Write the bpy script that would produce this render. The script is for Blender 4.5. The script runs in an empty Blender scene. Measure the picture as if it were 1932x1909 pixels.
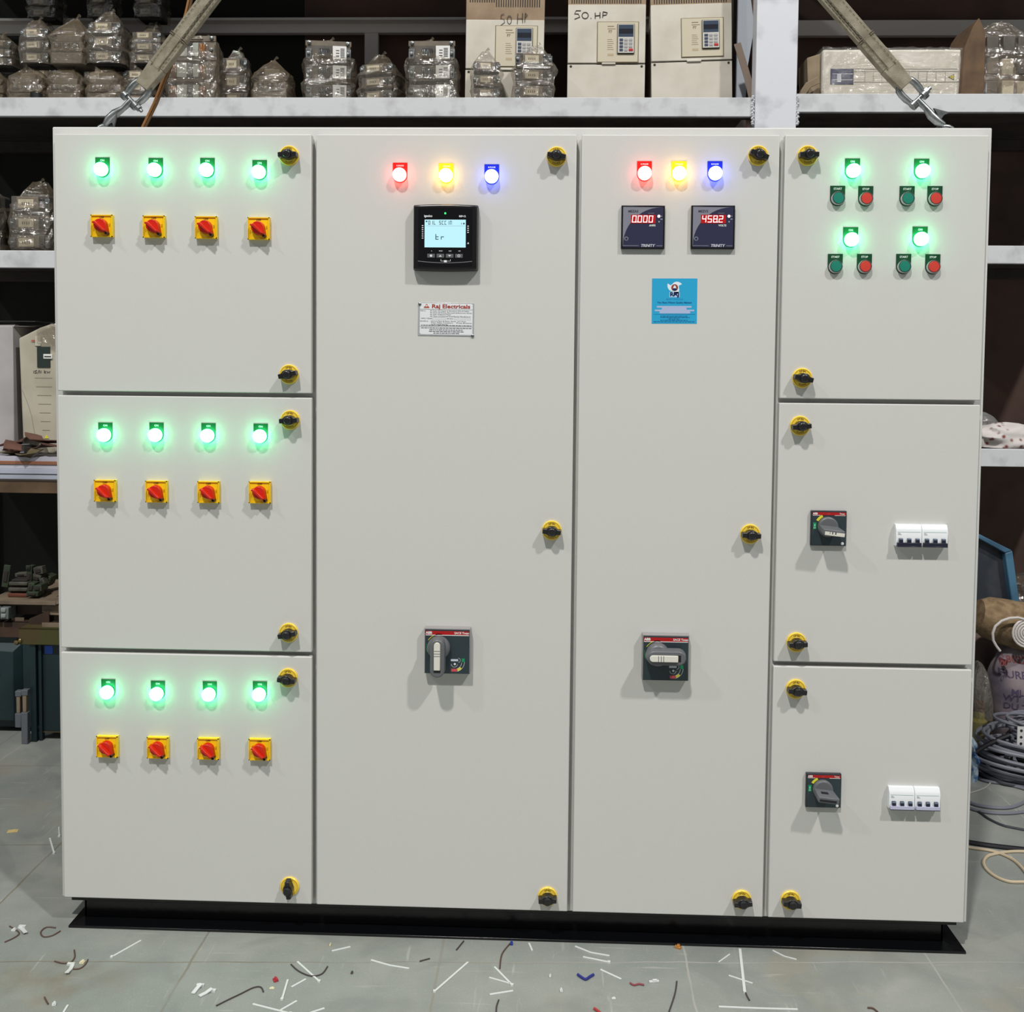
import bpy, math, random
from mathutils import Vector, Matrix
R = math.radians
PI = math.pi
random.seed(7)
scene = bpy.context.scene
COL = scene.collection

# ------------------------------------------------------------------ camera
F, CX, CY = 1935.0, 966.0, 780.0
CAM = Vector((0.08385, -2.30878, 1.33828))
M3 = Matrix(((0.99929863, 0.03626705, 0.00932434),
             (0.01111285, -0.04943048, -0.99871574),
             (-0.03575957, 0.9981189, -0.04979884)))     # rows: right, down, forward
cd = bpy.data.cameras.new('camera')
cam = bpy.data.objects.new('camera', cd)
COL.objects.link(cam)
rt, dn, fw = M3[0], M3[1], M3[2]
rot = Matrix((rt, -dn, -fw)).transposed()
cam.matrix_world = Matrix.Translation(CAM) @ rot.to_4x4()
cd.sensor_fit = 'HORIZONTAL'
cd.sensor_width = 36.0
cd.lens = F / 1932 * 36
cd.shift_y = -(954.5 - CY) / 1932
cd.clip_start = 0.05
cd.clip_end = 100
scene.camera = cam


def at(px, py, Y=None, Z=None):
    """point of the place seen at that pixel of the photograph, on the plane Y or Z"""
    d = M3.transposed() @ Vector(((px - CX) / F, (py - CY) / F, 1.0))
    t = (Y - CAM.y) / d.y if Y is not None else (Z - CAM.z) / d.z
    return CAM + d * t


# ------------------------------------------------------------------ materials
def lin(c):
    def f(v):
        v /= 255.0
        return v / 12.92 if v <= 0.04045 else ((v + 0.055) / 1.055) ** 2.4
    return (f(c[0]), f(c[1]), f(c[2]), 1.0)


MATS = {}


def mat(name, rgb, rough=0.5, metal=0.0, emit=None, es=1.0, noise=None, bump=None, coat=0.0, spec=None):
    """noise=(rgb2, scale, lo, hi) mixes a second colour in; bump=(scale, strength)"""
    if name in MATS:
        return MATS[name]
    m = bpy.data.materials.new(name)
    m.use_nodes = True
    nt = m.node_tree
    b = nt.nodes['Principled BSDF']
    b.inputs['Base Color'].default_value = lin(rgb)
    b.inputs['Roughness'].default_value = rough
    b.inputs['Metallic'].default_value = metal
    if spec is not None:
        b.inputs['Specular IOR Level'].default_value = spec
    if coat:
        b.inputs['Coat Weight'].default_value = coat
        b.inputs['Coat Roughness'].default_value = 0.08
    if emit:
        b.inputs['Emission Color'].default_value = (emit[0], emit[1], emit[2], 1)
        b.inputs['Emission Strength'].default_value = es
    if noise or bump:
        tc = nt.nodes.new('ShaderNodeTexCoord')
        mp = nt.nodes.new('ShaderNodeMapping')
        nt.links.new(tc.outputs['Object'], mp.inputs['Vector'])
    if noise:
        n = nt.nodes.new('ShaderNodeTexNoise')
        n.inputs['Scale'].default_value = noise[1]
        n.inputs['Detail'].default_value = 6
        nt.links.new(mp.outputs['Vector'], n.inputs['Vector'])
        r = nt.nodes.new('ShaderNodeMapRange')
        r.inputs['From Min'].default_value = noise[2]
        r.inputs['From Max'].default_value = noise[3]
        nt.links.new(n.outputs['Fac'], r.inputs['Value'])
        mx = nt.nodes.new('ShaderNodeMix')
        mx.data_type = 'RGBA'
        nt.links.new(r.outputs['Result'], mx.inputs['Factor'])
        mx.inputs['A'].default_value = lin(rgb)
        mx.inputs['B'].default_value = lin(noise[0])
        nt.links.new(mx.outputs['Result'], b.inputs['Base Color'])
    if bump:
        n2 = nt.nodes.new('ShaderNodeTexNoise')
        n2.inputs['Scale'].default_value = bump[0]
        n2.inputs['Detail'].default_value = 3
        nt.links.new(mp.outputs['Vector'], n2.inputs['Vector'])
        bp = nt.nodes.new('ShaderNodeBump')
        bp.inputs['Strength'].default_value = bump[1]
        bp.inputs['Distance'].default_value = 0.001
        nt.links.new(n2.outputs['Fac'], bp.inputs['Height'])
        nt.links.new(bp.outputs['Normal'], b.inputs['Normal'])
    MATS[name] = m
    return m


def film(name, tint, milk, scale=30, strength=0.6, gloss=0.16):
    """thin crumpled clear plastic"""
    m = bpy.data.materials.new(name)
    m.use_nodes = True
    nt = m.node_tree
    for n in list(nt.nodes):
        nt.nodes.remove(n)
    o = nt.nodes.new('ShaderNodeOutputMaterial')
    tr = nt.nodes.new('ShaderNodeBsdfTransparent')
    tr.inputs['Color'].default_value = (0.93, 0.92, 0.9, 1)
    g = nt.nodes.new('ShaderNodeBsdfGlossy')
    g.inputs['Color'].default_value = (1, 1, 1, 1)
    g.inputs['Roughness'].default_value = 0.10
    d = nt.nodes.new('ShaderNodeBsdfDiffuse')
    d.inputs['Color'].default_value = lin(tint)
    tc = nt.nodes.new('ShaderNodeTexCoord')
    n1 = nt.nodes.new('ShaderNodeTexNoise')
    n1.inputs['Scale'].default_value = scale
    n1.inputs['Detail'].default_value = 4
    n1.inputs['Distortion'].default_value = 1.2
    nt.links.new(tc.outputs['Object'], n1.inputs['Vector'])
    bp = nt.nodes.new('ShaderNodeBump')
    bp.inputs['Strength'].default_value = strength
    bp.inputs['Distance'].default_value = 0.02
    nt.links.new(n1.outputs['Fac'], bp.inputs['Height'])
    nt.links.new(bp.outputs['Normal'], g.inputs['Normal'])
    nt.links.new(bp.outputs['Normal'], d.inputs['Normal'])
    m1 = nt.nodes.new('ShaderNodeMixShader')
    m1.inputs[0].default_value = milk
    nt.links.new(tr.outputs[0], m1.inputs[1])
    nt.links.new(d.outputs[0], m1.inputs[2])
    m2 = nt.nodes.new('ShaderNodeMixShader')
    m2.inputs[0].default_value = gloss
    nt.links.new(m1.outputs[0], m2.inputs[1])
    nt.links.new(g.outputs[0], m2.inputs[2])
    nt.links.new(m2.outputs[0], o.inputs['Surface'])
    MATS[name] = m
    return m


PANEL = mat('panel_powder_coat', (207, 207, 203), 0.42, bump=(900, 0.25))
FRAME = mat('frame_powder_coat', (210, 210, 207), 0.42, bump=(900, 0.2))
BLACK = mat('black_gloss_paint', (9, 10, 12), 0.22, bump=(60, 0.3))
CHROME = mat('chrome', (200, 200, 200), 0.18, 1.0)
GALV = mat('galvanised_steel', (165, 170, 170), 0.32, 0.9, noise=((120, 125, 125), 60, .35, .65))
YEL = mat('yellow_plastic', (250, 205, 12), 0.35)
LOCKY = mat('lock_yellow_plastic', (248, 212, 70), 0.3)
LOCKD = mat('lock_dark_yellow', (130, 100, 20), 0.4)
KNOB = mat('black_plastic', (30, 30, 32), 0.28)
RED = mat('red_plastic', (205, 34, 14), 0.3)
PLG = mat('green_nameplate', (4, 90, 48), 0.4)
PLR = mat('red_nameplate', (205, 20, 12), 0.4)
PLY = mat('yellow_nameplate', (230, 205, 15), 0.4)
PLB = mat('blue_nameplate', (12, 40, 170), 0.4)
WHT = mat('white_print', (225, 228, 225), 0.5)
INK = mat('black_print', (25, 25, 28), 0.5)
GCAP = mat('green_cap', (20, 125, 105), 0.45)
RCAP = mat('red_cap', (205, 62, 50), 0.45)


def lens(n, e, s):
    return mat(n, (240, 240, 240), 0.3, emit=e, es=s)


LG = lens('lens_green_lit', (0.064, 1.0, 0.36), 16.5)
LR = lens('lens_red_lit', (1.0, 0.10, 0.09), 12.0)
LY = lens('lens_yellow_lit', (1.0, 0.52, 0.065), 17.0)
LB_ = lens('lens_blue_lit', (0.09, 0.13, 1.0), 13.0)


# ------------------------------------------------------------------ mesh builder
class MB:
    def __init__(s):
        s.v, s.f, s.m, s.mats, s.T = [], [], [], [], Matrix.Identity(4)

    def mi(s, m):
        if m not in s.mats:
            s.mats.append(m)
        return s.mats.index(m)

    def add(s, vs, fs, m):
        k, i = len(s.v), s.mi(m)
        s.v += [tuple(s.T @ Vector(p)) for p in vs]
        s.f += [tuple(k + a for a in f) for f in fs]
        s.m += [i] * len(fs)
        return s

    def box(s, x0, x1, y0, y1, z0, z1, m):
        vs = [(x0, y0, z0), (x1, y0, z0), (x1, y1, z0), (x0, y1, z0), (x0, y0, z1), (x1, y0, z1), (x1, y1, z1), (x0, y1, z1)]
        return s.add(vs, [(0, 3, 2, 1), (4, 5, 6, 7), (0, 1, 5, 4), (1, 2, 6, 5), (2, 3, 7, 6), (3, 0, 4, 7)], m)

    def prism(s, pts, y0, y1, m, sc=1.0, c=None, off=(0, 0)):
        """outline in XZ (counter-clockwise seen from -Y), from y0 (back) to y1 (front, y1<y0)"""
        n = len(pts)
        if c is None:
            c = (sum(p[0] for p in pts) / n, sum(p[1] for p in pts) / n)
        fr = [(c[0] + off[0] + (p[0] - c[0]) * sc, y1, c[1] + off[1] + (p[1] - c[1]) * sc) for p in pts]
        bk = [(p[0], y0, p[1]) for p in pts]
        fs = [tuple(range(n)), tuple(range(2 * n - 1, n - 1, -1))]
        fs += [(i, n + i, n + (i + 1) % n, (i + 1) % n) for i in range(n)]
        return s.add(fr + bk, fs, m)

    def flat(s, pts, y, m):
        return s.add([(p[0], y, p[1]) for p in pts], [tuple(range(len(pts)))], m)

    def rect(s, x0, x1, z0, z1, y, m):
        return s.flat([(x0, z0), (x1, z0), (x1, z1), (x0, z1)], y, m)

    def lathe(s, prof, c, m, n=36, axis='Y', ms=None):
        """prof: list of (radius, offset along axis)"""
        vs, fs = [], []
        for r, o in prof:
            for k in range(n):
                a = 2 * PI * k / n
                u, w = r * math.cos(a), r * math.sin(a)
                vs.append({'Y': (c[0] + u, c[1] + o, c[2] + w), 'Z': (c[0] + u, c[1] + w, c[2] + o), 'X': (c[0] + o, c[1] + u, c[2] + w)}[axis])
        for j in range(len(prof) - 1):
            for k in range(n):
                a, b = j * n + k, j * n + (k + 1) % n
                fs.append((a, b, b + n, a + n))
        if prof[0][0] > 1e-6:
            fs.append(tuple(range(n - 1, -1, -1)))
        if prof[-1][0] > 1e-6:
            fs.append(tuple(range((len(prof) - 1) * n, len(prof) * n)))
        return s.add(vs, fs, m)

    def tube(s, path, r, m, n=8, closed=False, flat=None):
        """round tube (or flat ribbon with flat=(half width, half thickness, up)) along a path"""
        P = [Vector(p) for p in path]
        N = len(P)
        vs, fs = [], []
        up = Vector((0, 0, 1)) if flat is None else Vector(flat[2])
        prev = None
        for i, p in enumerate(P):
            if closed:
                t = (P[(i + 1) % N] - P[i - 1])
            else:
                t = (P[min(i + 1, N - 1)] - P[max(i - 1, 0)])
            t = t.normalized() if t.length > 0 else Vector((0, 0, 1))
            if prev is None or flat is not None:
                a = t.cross(up)
                if a.length < 1e-3:
                    a = t.cross(Vector((1, 0.1, 0)))
            else:
                a = prev - t * prev.dot(t)
            a.normalize()
            prev = a
            b = a.cross(t)
            rr = r[i] if isinstance(r, (list, tuple)) else r
            for k in range(n if flat is None else 4):
                if flat is None:
                    q = 2 * PI * k / n
                    vs.append(p + a * rr * math.cos(q) + b * rr * math.sin(q))
                else:
                    sx, sy = ((-1, -1), (1, -1), (1, 1), (-1, 1))[k]
                    vs.append(p + a * flat[0] * sx + b * flat[1] * sy)
        if flat is not None:
            n = 4
        for i in range(N if closed else N - 1):
            j = (i + 1) % N
            for k in range(n):
                fs.append((i * n + k, i * n + (k + 1) % n, j * n + (k + 1) % n, j * n + k))
        if not closed:
            fs.append(tuple(range(n - 1, -1, -1)))
            fs.append(tuple((N - 1) * n + k for k in range(n)))
        return s.add(vs, fs, m)

    def text(s, body, x, z, size, y, m, align='CENTER', sx=1.0, shear=0.0, rot=0.0, bold=0.0, width=None):
        """text lying in a plane facing -Y"""
        cu = bpy.data.curves.new('t', 'FONT')
        cu.body = body
        cu.size = size
        cu.align_x = align
        cu.align_y = 'CENTER'
        cu.shear = shear
        cu.offset = bold
        cu.resolution_u = 2
        ob = bpy.data.objects.new('t', cu)
        COL.objects.link(ob)
        dg = bpy.context.evaluated_depsgraph_get()
        me = bpy.data.meshes.new_from_object(ob.evaluated_get(dg))
        k = sx
        if width:
            xs = [v.co.x for v in me.vertices]
            k = width / max(1e-6, max(xs) - min(xs))
        c, sn = math.cos(rot), math.sin(rot)
        vs = []
        for v in me.vertices:
            a, b = v.co.x * k, v.co.y
            vs.append((x + a * c - b * sn, y, z + a * sn + b * c))
        s.add(vs, [tuple(p.vertices) for p in me.polygons], m)
        bpy.data.objects.remove(ob)
        bpy.data.meshes.remove(me)
        bpy.data.curves.remove(cu)
        return s

    def build(s, name, parent=None, loc=(0, 0, 0), bevel=0, seg=2, smooth=True, rot=(0, 0, 0), sub=0):
        me = bpy.data.meshes.new(name)
        me.from_pydata(s.v, [], s.f)
        for m in s.mats:
            me.materials.append(m)
        me.polygons.foreach_set('material_index', s.m)
        if smooth:
            me.polygons.foreach_set('use_smooth', [True] * len(me.polygons))
            me.set_sharp_from_angle(angle=R(38))
        me.update()
        o = bpy.data.objects.new(name, me)
        o.location = loc
        o.rotation_euler = rot
        COL.objects.link(o)
        if parent:
            o.parent = parent
        if bevel:
            b = o.modifiers.new('bevel', 'BEVEL')
            b.width = bevel
            b.segments = seg
            b.limit_method = 'ANGLE'
            b.angle_limit = R(40)
        if sub:
            q = o.modifiers.new('sub', 'SUBSURF')
            q.levels = q.render_levels = sub
        return o


def thing(name, label, cat, loc=(0, 0, 0), rot=(0, 0, 0), group=None):
    o = bpy.data.objects.new(name, None)
    o.empty_display_size = 0.05
    COL.objects.link(o)
    o.location = loc
    o.rotation_euler = rot
    return tag(o, label, cat, group)


def tag(o, label, cat, group=None):
    o['label'] = label
    o['category'] = cat
    if group:
        o['group'] = group
    return o


def dup(o, parent=None, loc=None, rot=None):
    c = o.copy()
    COL.objects.link(c)
    if parent is not None:
        c.parent = parent
    if loc is not None:
        c.location = loc
    if rot is not None:
        c.rotation_euler = rot
    for ch in list(o.children):
        dup(ch, c)
    return c


def struct(o):
    o['kind'] = 'structure'
    return o


def circ(cx, cz, r, a0=0, a1=360, n=24):
    return [(cx + r * math.cos(R(a0 + (a1 - a0) * k / n)), cz + r * math.sin(R(a0 + (a1 - a0) * k / n))) for k in range(n + (0 if a1 - a0 == 360 else 1))]


def arcband(b, cx, cz, r0, r1, a0, a1, y, m, n=10):
    o = circ(cx, cz, r1, a0, a1, n)
    i = circ(cx, cz, r0, a0, a1, n)
    if a1 - a0 == 360:
        o, i = o + o[:1], i + i[:1]
    for k in range(n):
        b.flat([i[k], o[k], o[k + 1], i[k + 1]], y, m)


def hull(pts):
    pts = sorted(set(pts))

    def half(ps):
        h = []
        for p in ps:
            while len(h) >= 2 and (h[-1][0] - h[-2][0]) * (p[1] - h[-2][1]) - (h[-1][1] - h[-2][1]) * (p[0] - h[-2][0]) <= 0:
                h.pop()
            h.append(p)
        return h[:-1]
    return half(pts) + half(pts[::-1])


# ================================================================== THE SETTING
def floor_mat():
    m = bpy.data.materials.new('stone_floor')
    m.use_nodes = True
    nt = m.node_tree
    b = nt.nodes['Principled BSDF']
    L = nt.links.new

    def N(t, **k):
        n = nt.nodes.new(t)
        for a, v in k.items():
            setattr(n, a, v)
        return n

    def math_(op, a, bb=None, c=None):
        n = N('ShaderNodeMath', operation=op)
        for i, v in enumerate((a, bb, c)):
            if v is None:
                continue
            if isinstance(v, (int, float)):
                n.inputs[i].default_value = v
            else:
                L(v, n.inputs[i])
        return n.outputs[0]

    def noise(scale, detail=5, dist=0.0, vec=None):
        n = N('ShaderNodeTexNoise')
        n.inputs['Scale'].default_value = scale
        n.inputs['Detail'].default_value = detail
        n.inputs['Distortion'].default_value = dist
        L(vec or tc.outputs['Object'], n.inputs['Vector'])
        return n.outputs['Fac']

    def rng(v, a, bb, c=0.0, d=1.0):
        n = N('ShaderNodeMapRange')
        n.inputs['From Min'].default_value = a
        n.inputs['From Max'].default_value = bb
        n.inputs['To Min'].default_value = c
        n.inputs['To Max'].default_value = d
        L(v, n.inputs['Value'])
        return n.outputs[0]

    def mix(f, a, bb):
        n = N('ShaderNodeMix', data_type='RGBA')
        if isinstance(f, (int, float)):
            n.inputs['Factor'].default_value = f
        else:
            L(f, n.inputs['Factor'])
        for s_, v in (('A', a), ('B', bb)):
            if isinstance(v, tuple):
                n.inputs[s_].default_value = v
            else:
                L(v, n.inputs[s_])
        return n.outputs['Result']

    tc = N('ShaderNodeTexCoord')
    sp = N('ShaderNodeSeparateXYZ')
    L(tc.outputs['Object'], sp.inputs[0])
    wob = math_('MULTIPLY', math_('SUBTRACT', noise(6, 3), 0.5), 0.018)
    X = math_('ADD', sp.outputs['X'], wob)
    Y = math_('ADD', math_('SUBTRACT', sp.outputs['Y'], math_('MULTIPLY', sp.outputs['X'], 0.05)), wob)

    def joint(v, off, per, w):
        q = math_('ABSOLUTE', math_('SUBTRACT', math_('FRACT', math_('ADD', math_('DIVIDE', math_('SUBTRACT', v, off), per), 0.5)), 0.5))
        return rng(q, w / per, w / per * 1.9, 1.0, 0.0)
    jx = joint(X, 0.405, 0.5517, 0.0017)
    jy = joint(Y, -0.083, 0.5517, 0.0012)
    j = math_('MAXIMUM', jx, jy)
    base = mix(rng(noise(1.6, 6, 0.6), 0.35, 0.65), lin((142, 147, 142)), lin((156, 158, 151)))
    base = mix(rng(noise(9, 8, 0.3), 0.3, 0.75, 0, 0.6), base, lin((126, 134, 129)))
    base = mix(rng(noise(220, 2), 0.55, 0.8, 0, 0.35), base, lin((176, 178, 172)))
    base = mix(rng(noise(2.3, 4, 1.0), 0.58, 0.72, 0, 0.45), base, lin((152, 142, 122)))
    # scratches
    for sc_, ro in (((5, 60, 1), .5), ((70, 6, 1), .35)):
        mp_ = N('ShaderNodeMapping')
        mp_.inputs['Scale'].default_value = sc_
        mp_.inputs['Rotation'].default_value = (0, 0, ro)
        L(tc.outputs['Object'], mp_.inputs['Vector'])
        base = mix(rng(noise(1.0, 3, 0.4, mp_.outputs[0]), 0.66, 0.74, 0, 0.5), base, lin((182, 182, 176)))
    base = mix(rng(noise(3.2, 7, 1.5), 0.52, 0.62, 0, 0.35), base, lin((118, 124, 120)))
    # joint colour: rust brown to the left, pale cement to the right
    jc = mix(rng(sp.outputs['X'], -0.4, 0.4), lin((118, 106, 86)), lin((174, 172, 166)))
    stn = rng(noise(4, 3), 0.35, 0.6)
    base = mix(math_('MULTIPLY', j, rng(stn, 0, 1, 0.15, 0.75)), base, jc)
    # rust stain beside the plinth
    st = N('ShaderNodeMapping')
    L(tc.outputs['Object'], st.inputs['Vector'])
    st.inputs['Location'].default_value = (0.98, 0.2, 0)
    st.inputs['Scale'].default_value = (5, 7, 1)
    ln = N('ShaderNodeVectorMath', operation='LENGTH')
    st2 = N('ShaderNodeVectorMath', operation='SUBTRACT')
    st2.inputs[1].default_value = (0, 0, 0)
    st.inputs['Location'].default_value = (0.96 * 5, 0.21 * 7, 0)
    L(st.outputs[0], st2.inputs[0])
    L(st2.outputs[0], ln.inputs[0])
    blot = math_('MULTIPLY', rng(ln.outputs['Value'], 0.1, 1.0, 1, 0), rng(noise(14, 5), 0.35, 0.65))
    base = mix(math_('MULTIPLY', blot, 0.55), base, lin((122, 104, 74)))
    L(base, b.inputs['Base Color'])
    L(rng(noise(5, 5), 0.3, 0.7, 0.42, 0.62), b.inputs['Roughness'])
    bp = N('ShaderNodeBump')
    bp.inputs['Strength'].default_value = 0.3
    bp.inputs['Distance'].default_value = 0.002
    L(math_('SUBTRACT', noise(40, 4), math_('MULTIPLY', j, 1.0)), bp.inputs['Height'])
    L(bp.outputs[0], b.inputs['Normal'])
    return m


b = MB()
b.box(-7, 7, -7, 2.3, -0.1, 0.0, floor_mat())
struct(b.build('floor'))
b = MB()
b.box(-7, 7, 2.2, 2.3, 0, 6.0, mat('back_wall', (44, 37, 33), 0.9, noise=((30, 27, 25), 3, .3, .7)))
struct(b.build('wall_back'))

# ================================================================== THE CONTROL PANEL
panel = thing('control_panel', 'large light grey electrical control panel with lit lamps on a black plinth', 'control panel')
DEPTH = 0.46
YF = 0.024                      # front of the frame; the doors stand in front of it, faces at Y = 0
b = MB()
b.box(-1.057, 1.057, YF, YF + DEPTH, 0.062, 1.866, FRAME)
b.build('carcass', panel, bevel=0.003)

cols = ((-1.0405, -0.4545), (-0.443, 0.1395), (0.151, 0.5865), (0.5985, 1.0405))
rows3 = ((1.2635, 1.8445), (0.6685, 1.2535), (0.0745, 0.6575))
full = ((0.0745, 1.8445),)


def door(x0, x1, z0, z1):
    b = MB()
    b.box(x0, x1, 0.0, YF - 0.003, z0, z1, PANEL)
    b.box(x0 + .012, x1 - .012, YF - 0.004, YF, z0 + .012, z1 - .012, KNOB)
    return b.build('door', panel, bevel=0.0038, seg=3)


doors = {}
for ci, rows in ((0, rows3), (1, full), (2, full), (3, rows3)):
    for ri, (z0, z1) in enumerate(rows):
        doors[(ci, ri)] = door(cols[ci][0], cols[ci][1], z0, z1)

# plinth: a black channel with its lower flange turned outwards
b = MB()
b.prism([(-1.012, 0.004), (1.012, 0.004), (1.012, 0.062), (-1.012, 0.062)], 0.05, 0.044, BLACK)
for sx in (-1, 1):
    x = 1.012 * sx
    b.box(min(x, x - .006 * sx), max(x, x - .006 * sx), 0.044, 0.44, 0.004, 0.062, BLACK)
b.add([(-1.032, 0.002, 0.0), (1.049, 0.002, 0.0), (1.012, 0.05, 0.0), (-1.012, 0.05, 0.0),
       (-1.032, 0.002, 0.006), (1.049, 0.002, 0.006), (1.012, 0.05, 0.007), (-1.012, 0.05, 0.007)],
      [(0, 3, 2, 1), (4, 5, 6, 7), (0, 1, 5, 4), (1, 2, 6, 5), (2, 3, 7, 6), (3, 0, 4, 7)], BLACK)
for sx, tip in ((-1, -1.032), (1, 1.049)):
    b.add([(tip, 0.002, 0.0), (tip, 0.48, 0.0), (1.012 * sx, 0.44, 0), (1.012 * sx, 0.05, 0),
           (tip, 0.002, 0.006), (tip, 0.48, 0.006), (1.012 * sx, 0.44, 0.007), (1.012 * sx, 0.05, 0.007)],
          [(0, 1, 2, 3), (4, 7, 6, 5), (0, 4, 5, 1), (3, 2, 6, 7), (1, 5, 6, 2), (0, 3, 7, 4)], BLACK)
# upper flange of the channel
b.box(-1.035, 1.035, 0.026, 0.05, 0.054, 0.062, BLACK)
b.build('plinth', panel, bevel=0.001)

# ---- door locks: yellow dial, black winged knob
def lock_protos():
    d = MB()
    d.lathe([(0.0222, 0), (0.0222, -0.0035), (0.0208, -0.005), (0.0186, -0.005), (0, -0.005)], (0, 0, 0), LOCKY, 40)
    arcband(d, 0, 0, 0.0186, 0.0192, 0, 360, -0.0053, LOCKD, 32)
    for w, a0, r in (('OPEN', 90, .0155), ('CLOSE', 270, .0155)):
        n = len(w)
        for i, ch in enumerate(w):
            a = a0 - (i - (n - 1) / 2) * 13 if a0 == 90 else a0 + (i - (n - 1) / 2) * 13
            d.text(ch, r * math.cos(R(a)), r * math.sin(R(a)), 0.0052, -0.0054, LOCKD,
                   rot=R(a - 90) if a0 == 90 else R(a + 90), bold=0.0002)
    d.lathe([(0.0115, -0.005), (0.0115, -0.0065), (0.0, -0.0065)], (0, 0, 0), mat('silver_ring', (215, 215, 210), .3, .6), 28)
    k = MB()
    wing = [(-.0215, -.0062), (-.013, -.0068), (-.007, -.0098), (0, -.0112), (.007, -.0098), (.013, -.0068), (.0215, -.0062),
            (.0215, .0045), (.013, .0052), (.009, .0092), (.004, .0112), (-.004, .0112), (-.009, .0092), (-.013, .0052), (-.0215, .0045)]
    k.prism(wing, -0.005, -0.0245, KNOB, sc=0.95)
    k.lathe([(0.0092, -0.024), (0.0088, -0.029), (0.0068, -0.0315), (0, -0.032)], (0, 0, 0), KNOB, 24)
    return d, k


ld, lk = lock_protos()
lockp = ld.build('lock_dial', doors[(0, 0)])
knobp = lk.build('lock_knob', doors[(0, 0)], bevel=0.0012)
locks = [((0, 0), 546, 294, 2), ((0, 0), 546, 706, 14), ((0, 1), 548, 792, 4), ((0, 1), 545, 1193, 12), ((0, 2), 544, 1278, -6),
         ((0, 2), 547, 1671, 96), ((1, 0), 1050, 296, -8), ((1, 0), 1041, 1000, -4), ((1, 0), 1033, 1690, 3),
         ((2, 0), 1430, 294, -20), ((2, 0), 1415, 1007, -3), ((2, 0), 1399, 1696, 5),
         ((3, 0), 1523, 294, 0), ((3, 0), 1513, 713, -12), ((3, 1), 1509, 803, 5), ((3, 1), 1502, 1211, 3), ((3, 2), 1501, 1299, -5), ((3, 2), 1491, 1697, -7)]
for i, (dk, px, py, a) in enumerate(locks):
    p = at(px, py, Y=0)
    if i == 0:
        lockp.location = p
        knobp.location = p
        knobp.rotation_euler = (0, R(-a), 0)
    else:
        dup(lockp, doors[dk], p)
        dup(knobp, doors[dk], p, (0, R(-a), 0))
for (dk, o) in doors.items():
    pass

# ---- pilot lamps
TB = 0.0163     # half width of a nameplate


def tomb(b, m, word, tm=None, th=-0.0012):
    pts = [(-TB, 0.0282), (-TB, 0)] + [(TB * math.cos(R(a)), TB * math.sin(R(a))) for a in range(190, 360, 10)] + [(TB, 0), (TB, 0.0282)]
    b.prism(pts, 0, th, m)
    b.text(word, 0, 0.0213, 0.0062 if len(word) < 6 else 0.0045, th - 0.0003, tm or WHT, bold=0.00012)


def lamp_proto(plate, word, lm, label):
    c = MB()
    c.lathe([(0.0138, -0.001), (0.0138, -0.0045), (0.0130, -0.006), (0.0, -0.006)], (0, 0, 0), KNOB, 32)
    o = c.build('pilot_lamp', panel)
    o['label'] = label
    n = MB()
    tomb(n, plate, word)
    n.build('nameplate', o)
    l = MB()
    l.lathe([(0.0150, -0.005), (0.0155, -0.010), (0.0150, -0.0145), (0.0128, -0.0182), (0.0085, -0.0208), (0.004, -0.0219), (0.0, -0.0222)], (0, 0, 0), lm, 36)
    l.build('lens', o)
    return o


LS = {'g': (PLG, 'ON', LG, 'green lit pilot lamp'), 'r': (PLR, 'R.PHASE', LR, 'red lit pilot lamp'),
      'y': (PLY, 'Y.PHASE', LY, 'yellow lit pilot lamp'), 'b': (PLB, 'B.PHASE', LB_, 'blue lit pilot lamp')}
lamps = [('g', 193.5, 297), ('g', 294, 298), ('g', 391.5, 298), ('g', 490, 302),
         ('g', 199, 797), ('g', 295.5, 797), ('g', 393.5, 798), ('g', 492, 799),
         ('g', 204.5, 1281), ('g', 298, 1284), ('g', 396, 1285), ('g', 490.5, 1285),
         ('g', 1608.5, 299), ('g', 1739, 299.5), ('g', 1605, 428.5), ('g', 1736, 427.5),
         ('r', 755, 307), ('y', 842, 308), ('b', 928, 310), ('r', 1216, 304), ('y', 1281, 304), ('b', 1349, 304)]
protos = {}
for kind, px, py in lamps:
    p = at(px, py, Y=0) - Vector((0, 0, 0.0282))
    if kind not in protos:
        protos[kind] = lamp_proto(*LS[kind])
        protos[kind].location = p
    else:
        dup(protos[kind], panel, p)

# ---- push buttons
def button_proto(word, cap, label):
    c = MB()
    c.lathe([(0.0150, -0.001), (0.0150, -0.008), (0.0138, -0.0105), (0.0125, -0.0105), (0.0125, -0.008), (0, -0.008)], (0, 0, 0), CHROME, 32)
    o = c.build('push_button', panel)
    o['label'] = label
    n = MB()
    tomb(n, mat('dark_green_nameplate', (2, 62, 36), .4), word)
    n.build('nameplate', o)
    l = MB()
    l.lathe([(0.0122, -0.006), (0.0122, -0.0098), (0.0112, -0.0112), (0, -0.0114)], (0, 0, 0), cap, 32)
    l.build('button_cap', o)
    return o


for word, cap, label, pts in (('START', GCAP, 'green start push button', ((1580.5, 350.5), (1711.5, 351), (1576, 479), (1705, 479))),
                              ('STOP', RCAP, 'red stop push button', ((1633.5, 351), (1764, 351), (1631, 479), (1760, 479.5)))):
    pr = None
    for px, py in pts:
        p = at(px, py, Y=0) - Vector((0, 0, 0.0282))
        if pr is None:
            pr = button_proto(word, cap, label)
            pr.location = p
        else:
            dup(pr, panel, p)

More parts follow.
